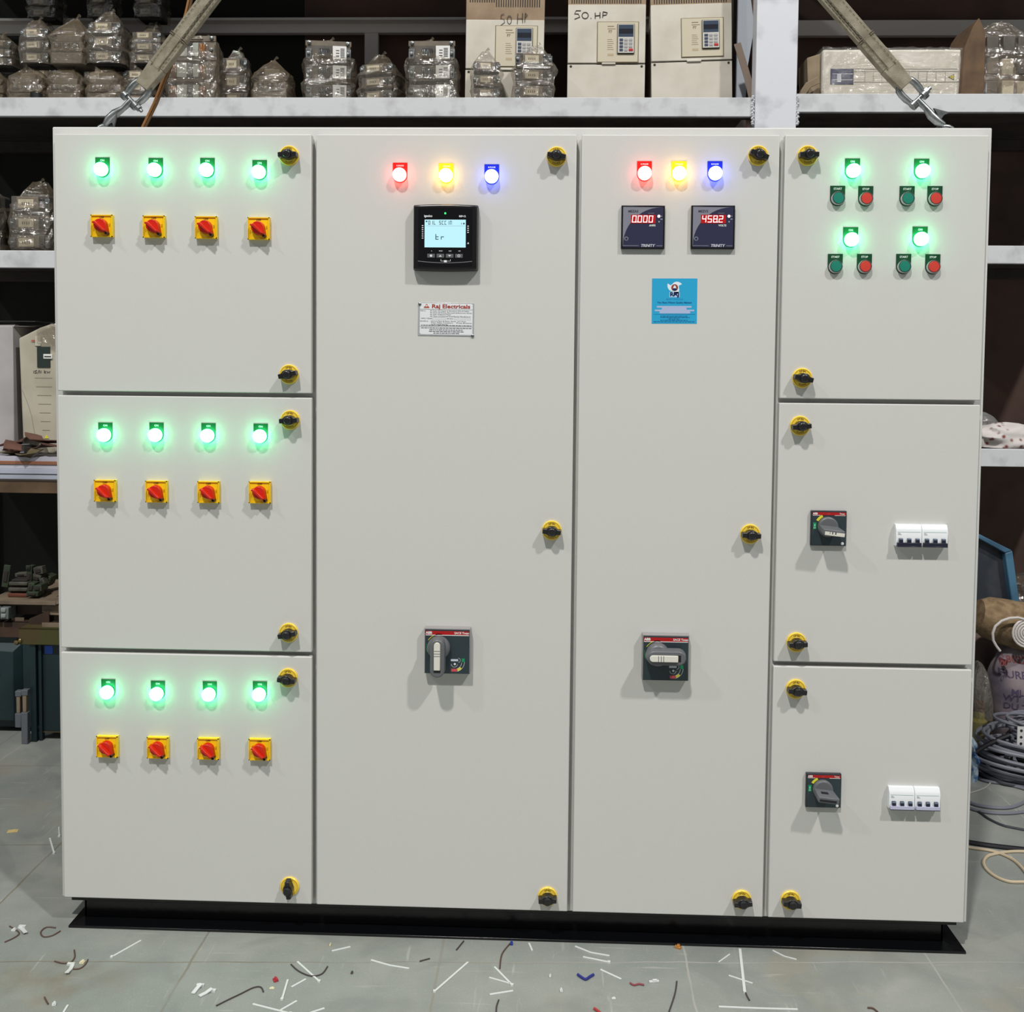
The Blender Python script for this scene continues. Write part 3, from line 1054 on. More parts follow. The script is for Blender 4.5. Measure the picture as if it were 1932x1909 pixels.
def tackle(side, eye, s0, s1, strap_label, sh_label, hk_label):
    """hook on the eye, shackle on the hook, sling through the shackle"""
    E_ = at(eye[0], eye[1], Y=EY)
    A = at(s0[0], s0[1], Y=EY)          # where the webbing wraps the shackle bow
    B = at(s1[0], s1[1], Y=EY)          # higher up the sling, at the frame's edge
    d = (B - A).normalized()
    nrm = Vector((d.z, 0, -d.x))
    # sling: doubled webbing, off to the crane above
    c = MB()
    hw = 0.0205
    top = A + d * 1.05

    def band(p0, p1, w0, w1, y0, y1, m):
        q = [p0 - nrm * w0, p0 + nrm * w0, p1 + nrm * w1, p1 - nrm * w1]
        c.add([(v.x, y0, v.z) for v in q] + [(v.x, y1, v.z) for v in q],
              [(0, 1, 2, 3), (7, 6, 5, 4), (0, 4, 5, 1), (1, 5, 6, 2), (2, 6, 7, 3), (3, 7, 4, 0)], m)
    band(A - d * .004, A + d * .055, hw * .84, hw * 1.0, EY - .013, EY + .013, WEB)
    band(A + d * .055, A + d * .14, hw * 1.0, hw * 1.0, EY - .011, EY + .011, WEB)
    band(A + d * .14, top, hw * 1.0, hw * 1.15, EY - .008, EY + .008, WEB)
    band(A + d * .05, top, hw * .45, hw * .5, EY - .0135, EY - .010, WEB)
    o = c.build('lifting_sling', None, bevel=0.003)
    tag(o, strap_label, 'sling', 'webbing lifting slings')
    st = MB()
    for k in range(34):
        q = A + d * (.05 + k * .012)
        for off in (-.55, .55):
            a0 = q + nrm * hw * off
            st.tube([(a0.x, EY - .0145, a0.z), (a0.x + d.x * .007, EY - .0145, a0.z + d.z * .007)], .0009, WEBS, 5)
    q = A + d * .14
    for e in (-.0025, .0025):
        st.tube([(q.x + d.x * e - nrm.x * hw * 1.05, EY - .0125, q.z + d.z * e - nrm.z * hw * 1.05), (q.x + d.x * e + nrm.x * hw * 1.05, EY - .0125, q.z + d.z * e + nrm.z * hw * 1.05)], .0014, WEBS, 5)
    st.build('stitching', o)
    # bow shackle
    ax = (A - E_).normalized()
    perp = Vector((ax.z, 0, -ax.x))
    pc = E_ + (A - E_) * 0.63           # pin centre
    c = MB()
    L_ = (A - pc).length
    path = []
    for t, w in ((-.06, .0165), (.12, .0180), (.40, .0200), (.70, .0205), (.95, .0185), (1.12, .0110), (1.20, 0)):
        path.append((t, w))
    pts = [pc + ax * (L_ * t) - perp * w for t, w in path] + [pc + ax * (L_ * t) + perp * w for t, w in path[-2::-1]]
    c.tube([(v.x, EY, v.z) for i, v in enumerate(pts)], [.0078 if 1 < i < 11 else .0066 for i in range(len(pts))], GALV, 12)
    for s in (-1, 1):
        q = pc + perp * (.0168 * s)
        c.tube([q - perp * .005 - ax * .002, q + perp * .005 - ax * .002], .0110, GALV, 14)
    sh = c.build('shackle')
    tag(sh, sh_label, 'shackle', 'bow shackles under the slings')
    c = MB()
    c.tube([pc - perp * .022, pc + perp * .024], .0052, GALV, 10)
    c.tube([pc + perp * .020, pc + perp * .038], .0044, GALV, 8)
    c.tube([pc + perp * .022, pc + perp * .030], .0084, GALV, 6)
    c.build('shackle_pin', sh)
    # hook
    c = MB()
    hp = [(.0, .0), (-.004, .2), (-.004, .45), (.0, .72), (0, 1.06)]
    Lh = (pc - E_).length
    pts = [E_ + Vector((0, 0, -.006)) + ax * (Lh * t) + perp * w for w, t in hp]
    c.tube([(v.x, EY - .016 + .012 * i / 4, v.z) for i, v in enumerate(pts)], [.0062, .0100, .0105, .0070, .0082], GALV, 12)
    hk = c.build('lifting_hook')
    tag(hk, hk_label, 'hook', 'lifting hooks on the eyes')
    c = MB()
    sgn = 1
    q0 = E_ + ax * (Lh * .52)
    c.add([tuple(q0 + perp * .004 * side + Vector((0, -.018, 0))), tuple(q0 + perp * .024 * side - ax * .034 + Vector((0, -.018, 0))), tuple(q0 + perp * .012 * side - ax * .028 + Vector((0, -.018, 0))), tuple(q0 - perp * .002 * side - ax * .030 + Vector((0, -.018, 0))),
           tuple(q0 + perp * .004 * side + Vector((0, -.012, 0))), tuple(q0 + perp * .024 * side - ax * .034 + Vector((0, -.012, 0))), tuple(q0 + perp * .012 * side - ax * .028 + Vector((0, -.012, 0))), tuple(q0 - perp * .002 * side - ax * .030 + Vector((0, -.012, 0)))],
          [(0, 1, 2, 3), (7, 6, 5, 4), (0, 4, 5, 1), (1, 5, 6, 2), (2, 6, 7, 3), (3, 7, 4, 0)], GALV)
    c.build('safety_latch', hk)


tackle(1, (203, 234), (272, 162), (394, 0), 'grey webbing lifting sling slanting up from the left shackle',
       'galvanised bow shackle in front of the bagged contactors, at the left sling',
       'galvanised lifting hook on the left eye of the control panel')
tackle(1, (1777, 234), (1706, 160), (1568, 0), 'grey webbing lifting sling slanting up from the right shackle',
       'galvanised bow shackle in front of the film-wrapped drive, at the right sling',
       'galvanised lifting hook on the right eye of the control panel')
c = MB()
pts = [at(270, 240, Y=.2), at(292, 195, Y=.19), at(318, 128, Y=.18), at(338, 70, Y=.17), at(352, 25, Y=.17), at(362, -20, Y=.17), at(372, -70, Y=.17)]
c.tube([p + Vector((-.0022, 0, 0)) for p in pts], .0030, mat('rope_orange', (146, 100, 52), .7), 7)
c.tube([p + Vector((.0038, .003, 0)) for p in pts], .0034, mat('rope_brown', (92, 66, 36), .8), 7)
tag(c.build('rope'), 'thin orange and brown rope hanging behind the left sling', 'rope')

# ================================================================== STORAGE RACK
YR = 1.32
WP = mat('white_rack_paint', (205, 207, 210), 0.5, noise=((180, 182, 184), 14, .50, .68), bump=(40, 0.6))
WP2 = mat('white_post_paint', (214, 216, 222), 0.5, noise=((178, 180, 188), 7, .55, .7), bump=(25, .5))
DKP = mat('rack_dark_board', (74, 66, 60), .85, noise=((52, 46, 42), 8, .3, .7))
BRN = mat('rack_back_sheet', (106, 80, 70), .8, noise=((80, 62, 56), 5, .3, .7))
GRB = mat('rack_grey_angle', (212, 206, 202), .6)
rack = thing('storage_rack', 'tall white-edged steel storage rack full of spare gear behind the panel', 'rack', (0, YR, 0))
PX0, PX1 = 0.784, 0.926


def shelf(z_top, h, x0, x1, tilt=0.0, m=WP):
    c = MB()
    c.box(x0, x1, 0, 0.02, z_top - h, z_top, m)
    c.box(x0, x1, 0.02, 0.05, z_top - h, z_top - h + .008, DKP)
    c.box(x0, x1, 0.02, 0.66, z_top - .022, z_top - .004, DKP)
    c.box(x0, x1, 0.62, 0.66, z_top - h, z_top - .022, DKP)
    return c.build('shelf', rack, bevel=0.002)


shelf(2.262, .066, -2.35, PX0)
shelf(2.275, .063, PX1, 2.2)
shelf(1.722, .062, -2.35, -1.45)
shelf(1.757, .062, 1.35, 2.2)
shelf(1.052, .062, 1.35, 2.2)
c = MB()
c.box(-2.35, 1.0 - .216, 0.0, .05, 2.96, 3.02, DKP)
c.box(-2.35, PX0, 0, .66, 2.98, 3.0, DKP)
c.build('shelf', rack)
c = MB()
c.box(PX1, 2.2, 0, .66, 2.98, 3.0, DKP)
c.build('shelf', rack)
c = MB()
c.box(PX0, PX1, -.012, .06, 0.0, 3.3, WP2)
c.build('post', rack, bevel=0.004)
c = MB()
for x in (-2.35, PX0 + .03, 2.14):
    c.box(x, x + .06, .64, .70, 0, 3.3, DKP)
c.build('rear_post', rack)
# weld beads where the shelves meet the post
c = MB()
for x in (PX0 - .004, PX1 + .004):
    for k in range(16):
        z = 2.17 + k * .0062
        c.lathe([(0, -.006), (.0055, 0), (0, .006)], (x + random.uniform(-.004, .004), -.004, z), WP2, 6)
c.build('weld_bead', rack)
c = MB()
c.box(-2.35, 0.72, .60, .63, 2.545 + .13, 2.585 + .135, GRB)
c.box(-2.35, 0.72, .55, .63, 2.71, 2.72, GRB)
c.box(1.0, 2.2, .60, .63, 2.66, 2.72, GRB)
c.build('rear_angle', rack)
c = MB()
x0 = at(690, 80, Y=1.95).x
c.box(x0, x0 + .055, .605, .635, 2.25, 2.68, GRB)
c.build('rear_upright', rack)
c = MB()
c.box(-.95, 2.2, .68, .70, .25, 3.3, BRN)
c.build('back_sheet', rack)
c = MB()
c.box(-2.35, -.952, .68, .70, .25, 3.3, mat('shaded_back_sheet', (34, 36, 30), .85, noise=((24, 27, 22), 5, .3, .7)))  # darker copy of the back sheet: the left bay's shade put into the colour
c.build('back_sheet', rack)

# ------------------------------------------------------------------ contactors in bags
BODY = mat('contactor_grey_plastic', (92, 86, 78), .6, noise=((66, 62, 58), 20, .3, .7))
BODD = mat('contactor_dark_plastic', (38, 38, 38), .55)
TAN = mat('contactor_dusty_plastic', (122, 112, 98), .7, noise=((96, 88, 76), 25, .3, .7))
CREAM = mat('contactor_cream_tab', (190, 180, 155), .6, noise=((165, 155, 132), 40, .4, .7))
LABW = mat('contactor_white_label', (222, 222, 218), .55)
COP = mat('copper_contacts', (168, 120, 80), .35, .8)
BAG = film('clear_plastic_film', (160, 146, 124), 0.15, gloss=.15)
BAGD = film('dusty_plastic_film', (142, 128, 106), 0.28, gloss=.12)
WRAP = film('stretch_wrap_film', (225, 222, 215), 0.05, 45, .5, gloss=.10)


def bag_mesh(w, h, d, seed, peak=.0, lean=0.0, pw=1.0, m=None):
    rr = random.Random(seed)
    c = MB()
    n = 22
    lev = [0, .12, .25, .33, .42, .55, .64, .75, .86, 1.0]
    rings = []
    tx, ty = rr.uniform(-.14, .14), rr.uniform(-.1, .1)
    for li, t in enumerate(lev):
        k = 1.0 + rr.uniform(-.05, .05) + (.06 if li in (2, 5) else 0)
        if t > .64:
            k *= 1 - (t - .64) / .36 * (1 - (.12 if peak else .62)) * pw
        ring = []
        for i in range(n):
            a = 2 * PI * i / n
            ca, sa = math.cos(a), math.sin(a)
            e = .45
            x = abs(ca) ** e * (1 if ca > 0 else -1)
            y = abs(sa) ** e * (1 if sa > 0 else -1)
            j = 1 + rr.uniform(-.055, .055)
            z = t * h * (1.0 + peak) + (rr.uniform(-.025, .025) * h if li else 0)
            ring.append((x * w / 2 * k * j + lean * t * w + tx * w * max(0, t - .6), y * d / 2 * k * j, z))
        rings.append(ring)
    vs = [v for r_ in rings for v in r_]
    fs = []
    for l in range(len(lev) - 1):
        for i in range(n):
            a, b_ = l * n + i, l * n + (i + 1) % n
            fs.append((a, b_, b_ + n, a + n))
    fs.append(tuple((len(lev) - 1) * n + i for i in range(n)))
    c.add(vs, fs, m or BAG)
    if peak:                      # gathered, tied neck
        t = Vector((lean * w + tx * w * .4, 0, h * (1 + peak)))
        c.tube([t + Vector((0, 0, -.006)), t + Vector((.004, 0, .008)), t + Vector((.014, -.004, .014))], [.006, .003, .006], m or BAG, 6)
    return c


def contactor(name_label, px0, px1, py0, py1, Y, style, seed, z0=None, bagged=True, rz=0.0, group='bagged contactors on the rack', peak=None, dmax=.17):
    A, B_ = at(px0, py0, Y=Y), at(px1, py1, Y=Y)
    w, h = B_.x - A.x, A.z - B_.z
    z = (B_.z if z0 is None else z0) + .0008
    h = A.z - z
    d = min(dmax, max(.10, w * .95))
    rr = random.Random(seed)
    t = thing('contactor', name_label, 'contactor', ((A.x + B_.x) / 2, Y + d / 2, z), (0, 0, R(rz)), group)
    bw, bh = w * .86, h * (.80 if style in ('end',) else .90)
    yf = -d / 2 + .012
    c = MB()
    if style == 'end':
        # seen end-on: stepped pyramid of mouldings
        for k, (fw, f0, f1) in enumerate(((1.0, 0, .30), (.96, .34, .60), (.74, .60, .80), (.44, .80, 1.0))):
            c.box(-bw / 2 * fw, bw / 2 * fw, yf + .008 * k, d / 2 - .012, bh * f0, bh * f1, TAN)
        c.box(-bw / 2 * .92, bw / 2 * .92, yf + .02, d / 2 - .015, bh * .27, bh * .37, BODD)
        c.box(-bw / 2 * .80, bw / 2 * .80, yf + .03, d / 2 - .02, bh * .58, bh * .64, BODD)
        c.build('contactor_body', t, bevel=.004)
        c = MB()
        for k in range(3):
            x = (k - 1) * bw * .28
            c.lathe([(.007, yf - .001), (.007, yf - .006), (0, yf - .007)], (x, 0, bh * .47), GALV, 10)
            c.box(x - .012, x + .012, yf - .002, yf + .002, bh * .40, bh * .55, BODD)
        c.build('terminal', t)
    else:
        pole = bh / 3
        c.box(-bw * .42, bw * .42, yf + .03, d / 2 - .012, 0, bh * .97, BODD)
        c.box(-bw * .30, bw * .30, yf + .04, d / 2 - .02, bh * .95, bh * 1.02, BODY)
        c.build('contactor_body', t, bevel=.003)
        for k in range(3):
            zz = k * pole
            c = MB()
            if style == 'tab':
                c.box(-bw * .46, bw * .46, yf + .006, yf + .05, zz + pole * .12, zz + pole * .90, BODY)
                c.box(-bw * .30, bw * .24, yf - .004, yf + .02, zz + pole * .18, zz + pole * .84, TAN)
                c.box(bw * .24, bw * .36, yf - .002, yf + .02, zz + pole * .25, zz + pole * .75, BODD)
            elif style == 'white':
                c.box(-bw * .48, bw * .48, yf + .010, yf + .05, zz + pole * .10, zz + pole * .92, BODY)
                c.box(-bw * .20, bw * .02, yf + .002, yf + .02, zz + pole * .30, zz + pole * .76, BODD)
                for q in range(5):
                    c.box(-bw * .19 + q * bw * .035, -bw * .175 + q * bw * .035, yf - .002, yf + .004, zz + pole * .34, zz + pole * .7, GALV)
            else:               # 'big': open frame with pale coil covers and copper combs
                c.box(-bw * .5, bw * .5, yf + .012, yf + .05, zz + pole * .04, zz + pole * .96, TAN)
                c.box(-bw * .08, bw * .03, yf - .001, yf + .02, zz + pole * .10, zz + pole * .88, BODD)
                for x0_, x1_ in ((-.30, -.09), (.04, .16)):
                    c.box(bw * x0_, bw * x1_, yf - .004, yf + .02, zz + pole * .16, zz + pole * .80, mat('coil_cover_grey', (152, 156, 146), .5))
                for q in range(5):
                    for xb in (-.42, .18):
                        c.box(bw * (xb + q * .024), bw * (xb + q * .024 + .012), yf - .006, yf + .01, zz + pole * .08, zz + pole * .74, COP)
                for zq in (.02, .94):
                    c.box(-bw * .5, bw * .26, yf - .008, yf + .002, zz + pole * zq, zz + pole * (zq + .05), TAN)
            c.build('pole_block', t, bevel=.003)
            if style in ('tab', 'white'):
                c = MB()
                if style == 'tab':
                    xa, xb, za, zb, mm = -bw * .24, bw * .13, .26, .70, CREAM
                else:
                    xa, xb, za, zb, mm = bw * .10, bw * .40, .18, .86, LABW
                ya = yf - .008
                c.box(xa, xb, ya, yf + .004, zz + pole * za, zz + pole * zb, mm)
                if style == 'white':
                    for q in range(7):
                        zq = zz + pole * (za + .10 + q * .07)
                        c.rect(xa + (xb - xa) * .56, xa + (xb - xa) * .86, zq, zq + pole * .035, ya - .0005, INK)
                    for q in range(3):
                        zq = zz + pole * (za + .14 + q * .14)
                        c.rect(xa + (xb - xa) * .24, xa + (xb - xa) * .48, zq, zq + pole * .05, ya - .0005, BODY)
                else:
                    zm = zz + pole * (za + zb) / 2
                    for q in range(4):
                        c.rect(xa + (xb - xa) * (.25 + q * .14), xa + (xb - xa) * (.31 + q * .14), zm - pole * .07, zm + pole * .07, ya - .0005, BODY)
                c.build('name_tab', t, bevel=.001)
            for sx in (-1, 1):
                if style == 'tab' and sx < 0 and rr.random() < .3:
                    continue
                c = MB()
                xx = sx * bw * .49
                pm = GALV if style != 'big' else TAN
                c.box(min(xx, xx - sx * bw * .12), max(xx, xx - sx * bw * .12), yf + .002, yf + .010, zz + pole * .22, zz + pole * .74, pm)
                c.lathe([(.0065, yf + .003), (.0065, yf - .004), (.004, yf - .006), (0, yf - .006)], (xx - sx * bw * .06, 0, zz + pole * .48), GALV, 10)
                c.build('terminal', t, bevel=.0008)
    if style in ('white', 'big'):
        c = MB()
        c.box(-bw * .5, bw * .5, yf + .01, yf + .02, bh * .97, bh * 1.06, TAN)
        for sx in (-.42, .42):
            c.lathe([(.007, yf + .012), (.007, yf + .003), (0, yf)], (bw * sx, 0, bh * 1.02), GALV, 10)
        c.build('top_bracket', t, bevel=.001)
    if bagged:
        pk = ((.06, .16)[seed % 2] if style != 'end' else .14) if peak is None else peak
        bm_ = bag_mesh(w * .97, h * (.96 if style != 'end' else .90), d * 1.04, seed, peak=pk, lean=rr.uniform(-.04, .06), pw=.82 if style != 'end' else 1.0, m=BAGD if style == 'end' else BAG)
        bm_.build('plastic_bag', t, smooth=False)
    return t


Z1 = 2.262          # deck, upper left bay
G1 = 'bagged contactors heaped at the left of the top shelf'
YC = 1.38
tops = [
    ('end', 6, 80, 118, 188, YC, 11, 'dusty bagged contactor on the shelf, leftmost whole one of the bottom row'),
    ('end', 82, 151, 117, 188, YC, 12, 'dusty bagged contactor in the bottom row behind the small black ring'),
    ('end', 155, 229, 117, 188, YC, 13, 'dusty bagged contactor in the bottom row, third from the left'),
    ('tab', 224, 290, 120, 188, YC + .05, 14, 'bagged contactor in the bottom row half hidden behind the left shackle'),
]
for st, a0, a1, b0, b1, Y_, sd, lb in tops:
    contactor(lb, a0, a1, b0, b1, Y_, st, sd, z0=Z1, group=G1)
tops = [
    ('tab', 30, 92, 40, 121, YC, 21, 'bagged contactor with three cream tabs, leftmost whole one of the second row'),
    ('end', 86, 158, 28, 121, YC, 22, 'bagged contactor with a tied peak, second row between two with cream tabs'),
    ('tab', 158, 230, 26, 121, YC, 23, 'bagged contactor with three cream tabs and a pointed bag, second row'),
    ('tab', 238, 306, 48, 124, YC + .04, 24, 'greenish bagged contactor in the second row behind the left sling'),
]
for st, a0, a1, b0, b1, Y_, sd, lb in tops:
    contactor(lb, a0, a1, b0, b1, Y_, st, sd, z0=at(0, 119, Y=Y_).z, group=G1)
contactor('dark bagged contactor cut off by the left edge, upper row', -42, 22, 66, 128, YC + .02, 'tab', 31, z0=at(0, 119, Y=YC).z, group=G1)
contactor('dark bagged contactor cut off by the left edge, lower row', -62, 5, 118, 188, YC + .02, 'end', 32, z0=Z1, group=G1)
for i, (a0, a1, b0, b1, lb) in enumerate(((44, 104, -36, 34, 'dim bagged contactor at the top edge, leftmost of the back row'),
                                          (158, 212, -46, 26, 'dim bagged contactor at the top edge above the pointed bag'),
                                          (246, 306, -40, 36, 'dim bagged contactor at the top edge above the greenish one'))):
    contactor(lb, a0, a1, b0, b1, 1.66, 'tab', 40 + i, z0=at(0, 32, Y=1.66).z, group=G1)
# what those rest on: further contactors of the back rows
for i, (a0, a1, lb) in enumerate(((40, 108, 'shadowed bagged contactor in the back row behind the peaked bags'), (150, 220, 'shadowed bagged contactor behind the pointed bag'), (240, 312, 'shadowed bagged contactor behind the greenish one'))):
    contactor(lb, a0, a1, 38, 196, 1.66, 'tab', 50 + i, z0=Z1, group=G1)

G2 = 'single contactors along the top shelf'
contactor('big open dusty contactor with copper combs and pale coil covers, right of the left sling', 306, 411, 58, 188, 1.37, 'big', 61, z0=Z1, group=G2, bagged=True, peak=0.0)
contactor('dark bagged contactor squeezed behind the big copper-combed one', 410, 468, 92, 188, 1.46, 'tab', 62, z0=Z1, group=G2)
contactor('small dusty bagged contactor with a rounded coil standing alone', 470, 545, 108, 188, 1.38, 'end', 63, z0=Z1, group=G2)
contactor('tall bagged contactor with white barcode labels and a loose side bracket', 563, 662, 68, 188, 1.37, 'white', 64, z0=Z1, group=G2, rz=8)
contactor('small bagged contactor between the two tall white-labelled ones', 676, 754, 106, 188, 1.38, 'tab', 65, z0=Z1, group=G2, rz=-14)
contactor('tall bagged contactor with three large white barcode labels and two bolts on top', 762, 864, 68, 188, 1.37, 'white', 66, z0=Z1, group=G2)
contactor('small bagged contactor with cream tabs in front of the first drive', 886, 946, 102, 188, 1.345, 'tab', 67, z0=Z1, group=G2, rz=6, dmax=.095)
contactor('larger bagged contactor with cream tabs in front of the first drive', 964, 1046, 84, 188, 1.345, 'tab', 68, z0=Z1, group=G2, rz=6, dmax=.095)
GB = 'bagged contactors on the second left shelf'
contactor('bagged contactor with three cream tabs bearing blue dots, on the second left shelf', 6, 98, 352, 478, 1.37, 'tab', 71, z0=1.722, group=GB)
contactor('bagged contactor cut off by the left edge, on the second left shelf', -84, 4, 352, 478, 1.39, 'tab', 72, z0=1.722, group=GB)

# small black ring among the bags
p = at(67, 168, Y=1.345)
c = MB()
c.lathe([(.021, 0), (.021, .020), (.015, .020), (.015, .004), (0, .004)], (p.x, 1.352, Z1), mat('black_rubber', (14, 16, 18), .5), 24, axis='Z')
tag(c.build('rubber_ring'), 'small black rubber ring lying among the bagged contactors', 'ring')

# ------------------------------------------------------------------ wall drives
BEI = mat('drive_cream', (208, 203, 190), .5, noise=((190, 184, 170), 8, .4, .7))
BEI2 = mat('drive_panel_cream', (200, 191, 168), .5)
DST = mat('drive_brown_dust', (132, 110, 88), .8, noise=((160, 140, 115), 9, .35, .65))
GAP = mat('drive_gap', (48, 42, 38), .8)


def drive(lb, x0, x1, ybot, yjoint, yvent, panel_px, key_px, Y, tilt, hand=None, lean=0.0):
    A, B_ = at(x0, ybot, Y=Y), at(x1, ybot, Y=Y)
    w = B_.x - A.x
    cx = (A.x + B_.x) / 2
    zb = Z1
    zj = at((x0 + x1) / 2, yjoint, Y=Y).z - zb
    zv = at((x0 + x1) / 2, yvent, Y=Y).z - zb
    H = .45
    d = .22
    t = thing('inverter_drive', lb, 'drive', (cx, Y, zb), (0, 0, 0), 'cream inverter drives on the top shelf')
    c = MB()
    c.box(-w / 2 + .004, w / 2 - .004, .02, d, 0, H, BEI)
    c.box(-w / 2, w / 2, .012, .02, 0, H, GAP)
    c.build('housing', t, bevel=.003)
    c = MB()
    c.box(-w / 2, w / 2, 0, .018, .001, zj - .003, BEI)
    for sx in (-1, 1):
        c.lathe([(.0045, .0), (.0045, -.0012), (0, -.0012)], (sx * (w / 2 - .012), 0, zj - .010), GAP, 12)
    c.build('lower_cover', t, bevel=.002, rot=(0, R(tilt), 0))
    c = MB()
    c.box(-w / 2, w / 2, -.004, .018, zj + .001, zv, BEI)
    c.box(-w * .06, w * .12, -.006, .0, zj - .004, zj + .004, BEI)
    c.build('front_cover', t, bevel=.002, rot=(0, R(tilt), 0))
    c = MB()
    c.box(-w / 2, w / 2, -.002, .018, zv, H, DST)
    for row, (z0_, z1_) in enumerate(((zv + .004 if hand != 'low' else zv + .046, H - .06), (H - .05, H - .012))):
        n = 30
        for k in range(n):
            xx = -w / 2 + .012 + k * (w - .024) / n
            c.box(xx, xx + .0034, -.0028, -.001, z0_ + (.016 if (hand == 'low' and k < 11 and row == 0) else 0), z1_, GAP)
    c.build('vent_grille', t, rot=(0, R(tilt), 0))
    # operator panel
    P0, P1 = at(panel_px[0], panel_px[3], Y=Y), at(panel_px[1], panel_px[2], Y=Y)
    px_a, px_b, pz_a, pz_b = P0.x - cx, P1.x - cx, P0.z - zb, P1.z - zb
    c = MB()
    c.box(px_a - .003, px_b + .003, -.0055, -.003, pz_a - .003, pz_b + .003, mat('drive_panel_edge', (128, 116, 88), .6))
    c.box(px_a, px_b, -.0075, -.004, pz_a, pz_b, BEI2)
    pw_, ph_ = px_b - px_a, pz_b - pz_a
    y = -.0079
    PR = mat('drive_brown_print', (128, 108, 84), .6)
    c.rect(px_a + pw_ * .24, px_a + pw_ * .40, pz_b - ph_ * .115, pz_b - ph_ * .095, y, PR)
    c.rect(px_a + pw_ * .24, px_a + pw_ * .44, pz_b - ph_ * .175, pz_b - ph_ * .16, y, PR)
    c.text('F7', px_a + pw_ * .31, pz_b - ph_ * .24, .013, y, PR, bold=.0004)
    for k in range(6):
        c.rect(px_a + pw_ * .24, px_a + pw_ * (.36 + .02 * (k % 3)), pz_b - ph_ * (.44 + .05 * k), pz_b - ph_ * (.43 + .05 * k), y, PR)
    c.rect(px_a + pw_ * .25, px_a + pw_ * .40, pz_b - ph_ * .85, pz_b - ph_ * .79, y, mat('drive_faint_print', (180, 165, 135), .6))
    c.build('operator_panel', t, bevel=.001, rot=(0, R(tilt), 0))
    K0, K1 = at(key_px[0], key_px[3], Y=Y), at(key_px[1], key_px[2], Y=Y)
    ka, kb, kz0, kz1 = K0.x - cx, K1.x - cx, K0.z - zb, K1.z - zb
    kw, kh = kb - ka, kz1 - kz0
    c = MB()
    c.box(ka - .002, kb + .002, -.012, -.006, kz0 - .002, kz1 + .002, mat('keypad_dark_edge', (60, 58, 56), .5))
    c.box(ka, kb, -.0145, -.010, kz0, kz1, mat('keypad_grey', (198, 196, 188), .5))
    c.box(ka + .002, kb - .002, -.0152, -.012, kz1 - kh * .44, kz1 - .002, mat('keypad_lcd', (62, 74, 92), .25))
    c.rect(ka + .004, kb - .004, kz1 - kh * .33, kz1 - kh * .16, -.0156, mat('keypad_lcd_dark', (40, 42, 50), .2))
    for r_ in range(4):
        for q in range(3):
            mm = mat('keypad_blue_key', (58, 72, 96), .4) if q == 0 else (mat('keypad_red_key', (176, 40, 42), .4) if (q == 2 and r_ == 3) else mat('keypad_pale_key', (165, 165, 165), .4))
            xx = ka + kw * (.10 + q * .29)
            zz = kz1 - kh * (.50 + r_ * .118)
            c.box(xx, xx + kw * (.22 if not (q == 2 and r_ == 3) else .26), -.0162, -.013, zz - kh * .085, zz, mm)
    c.build('keypad', t, bevel=.0006, rot=(0, R(tilt), 0))
    return t, cx, zb, zv


PEN = mat('marker_pen', (52, 46, 42), .7)


def strokes(parent, cx, zb, Y, lines, r=.0011, name='handwriting'):
    c = MB()
    for ln in lines:
        c.tube([at(x, y, Y=Y - .0052) - Vector((cx, Y, zb)) for x, y in ln], r, PEN, 5)
    return c.build(name, parent)


def arcpx(cx, cy, rx, ry, a0, a1, n=8):
    return [(cx + rx * math.cos(R(a0 + (a1 - a0) * k / n)), cy - ry * math.sin(R(a0 + (a1 - a0) * k / n))) for k in range(n + 1)]


YD = 1.46
t, cx, zb, zv = drive('cream inverter drive with brown dusty top behind two bagged contactors, marked 50 HP', 877, 1024, 188, 131, 38, (934, 1012, 50, 126), (973, 1003, 55, 110), YD, .6, hand='low')
strokes(t, cx, zb, YD - .002, [[(951, 26), (946, 27), (945, 35), (951, 36), (952, 42), (944, 48)], arcpx(961, 37, 4, 8, 90, 450, 12), [(977, 25), (976, 45)], [(986, 24), (986, 43)], [(977, 35), (986, 34)], [(991, 25), (990, 42)], [(991, 24), (995, 28), (991, 33)]])
t, cx, zb, zv = drive('cream inverter drive marked 50.HP in pen, middle of the three', 1070, 1216, 186, 120, 9, (1127, 1204, 43, 118), (1165, 1196, 48, 102), YD, 0)
strokes(t, cx, zb, YD, [[(1096, 20), (1087, 20), (1084, 26), (1091, 26), (1094, 32), (1084, 36)], arcpx(1104, 29, 6, 6, 90, 450, 12), [(1114.5, 34), (1115.5, 34.6)], [(1123, 24), (1123, 35)], [(1132, 23), (1132, 34)], [(1123, 30), (1132, 29)], [(1138, 22), (1137, 33)], [(1138, 22), (1146, 24), (1144, 28), (1138, 29)]], r=.0015)
drive('cream inverter drive with a slightly tilted cover, rightmost of the three', 1230, 1382, 184, 115, 8, (1289, 1368, 36, 108), (1328, 1360, 41, 93), YD, -1.6)

# odds and ends beside the post
c = MB()
p0, p1 = at(1394, 0, Y=1.5), at(1402, 181, Y=1.5)
c.prism([(p0.x, Z1), (p1.x + .01, Z1), (p1.x + .015, Z1 + .15), (p0.x + .06, p0.z - .09), (p0.x + .03, p0.z + .1), (p0.x, p0.z + .1)], 1.53, 1.51, mat('torn_white_sheet', (190, 198, 208), .7))
tag(c.build('foam_sheet'), 'torn white sheet standing between the tilted-cover drive and the post', 'sheet')
c = MB()
pts = [at(x, y, Y=1.40) for x, y in ((1391, 82), (1397, 102), (1405, 128), (1412, 152), (1419, 171))]
pts[-1].z = Z1 + .02
c.tube(pts, 1, mat('brown_card_strip', (138, 122, 108), .8), flat=(.012, .002, (0, 1, 0)))
tag(c.build('cardboard_strip'), 'brown cardboard strip leaning against the white post', 'strip')

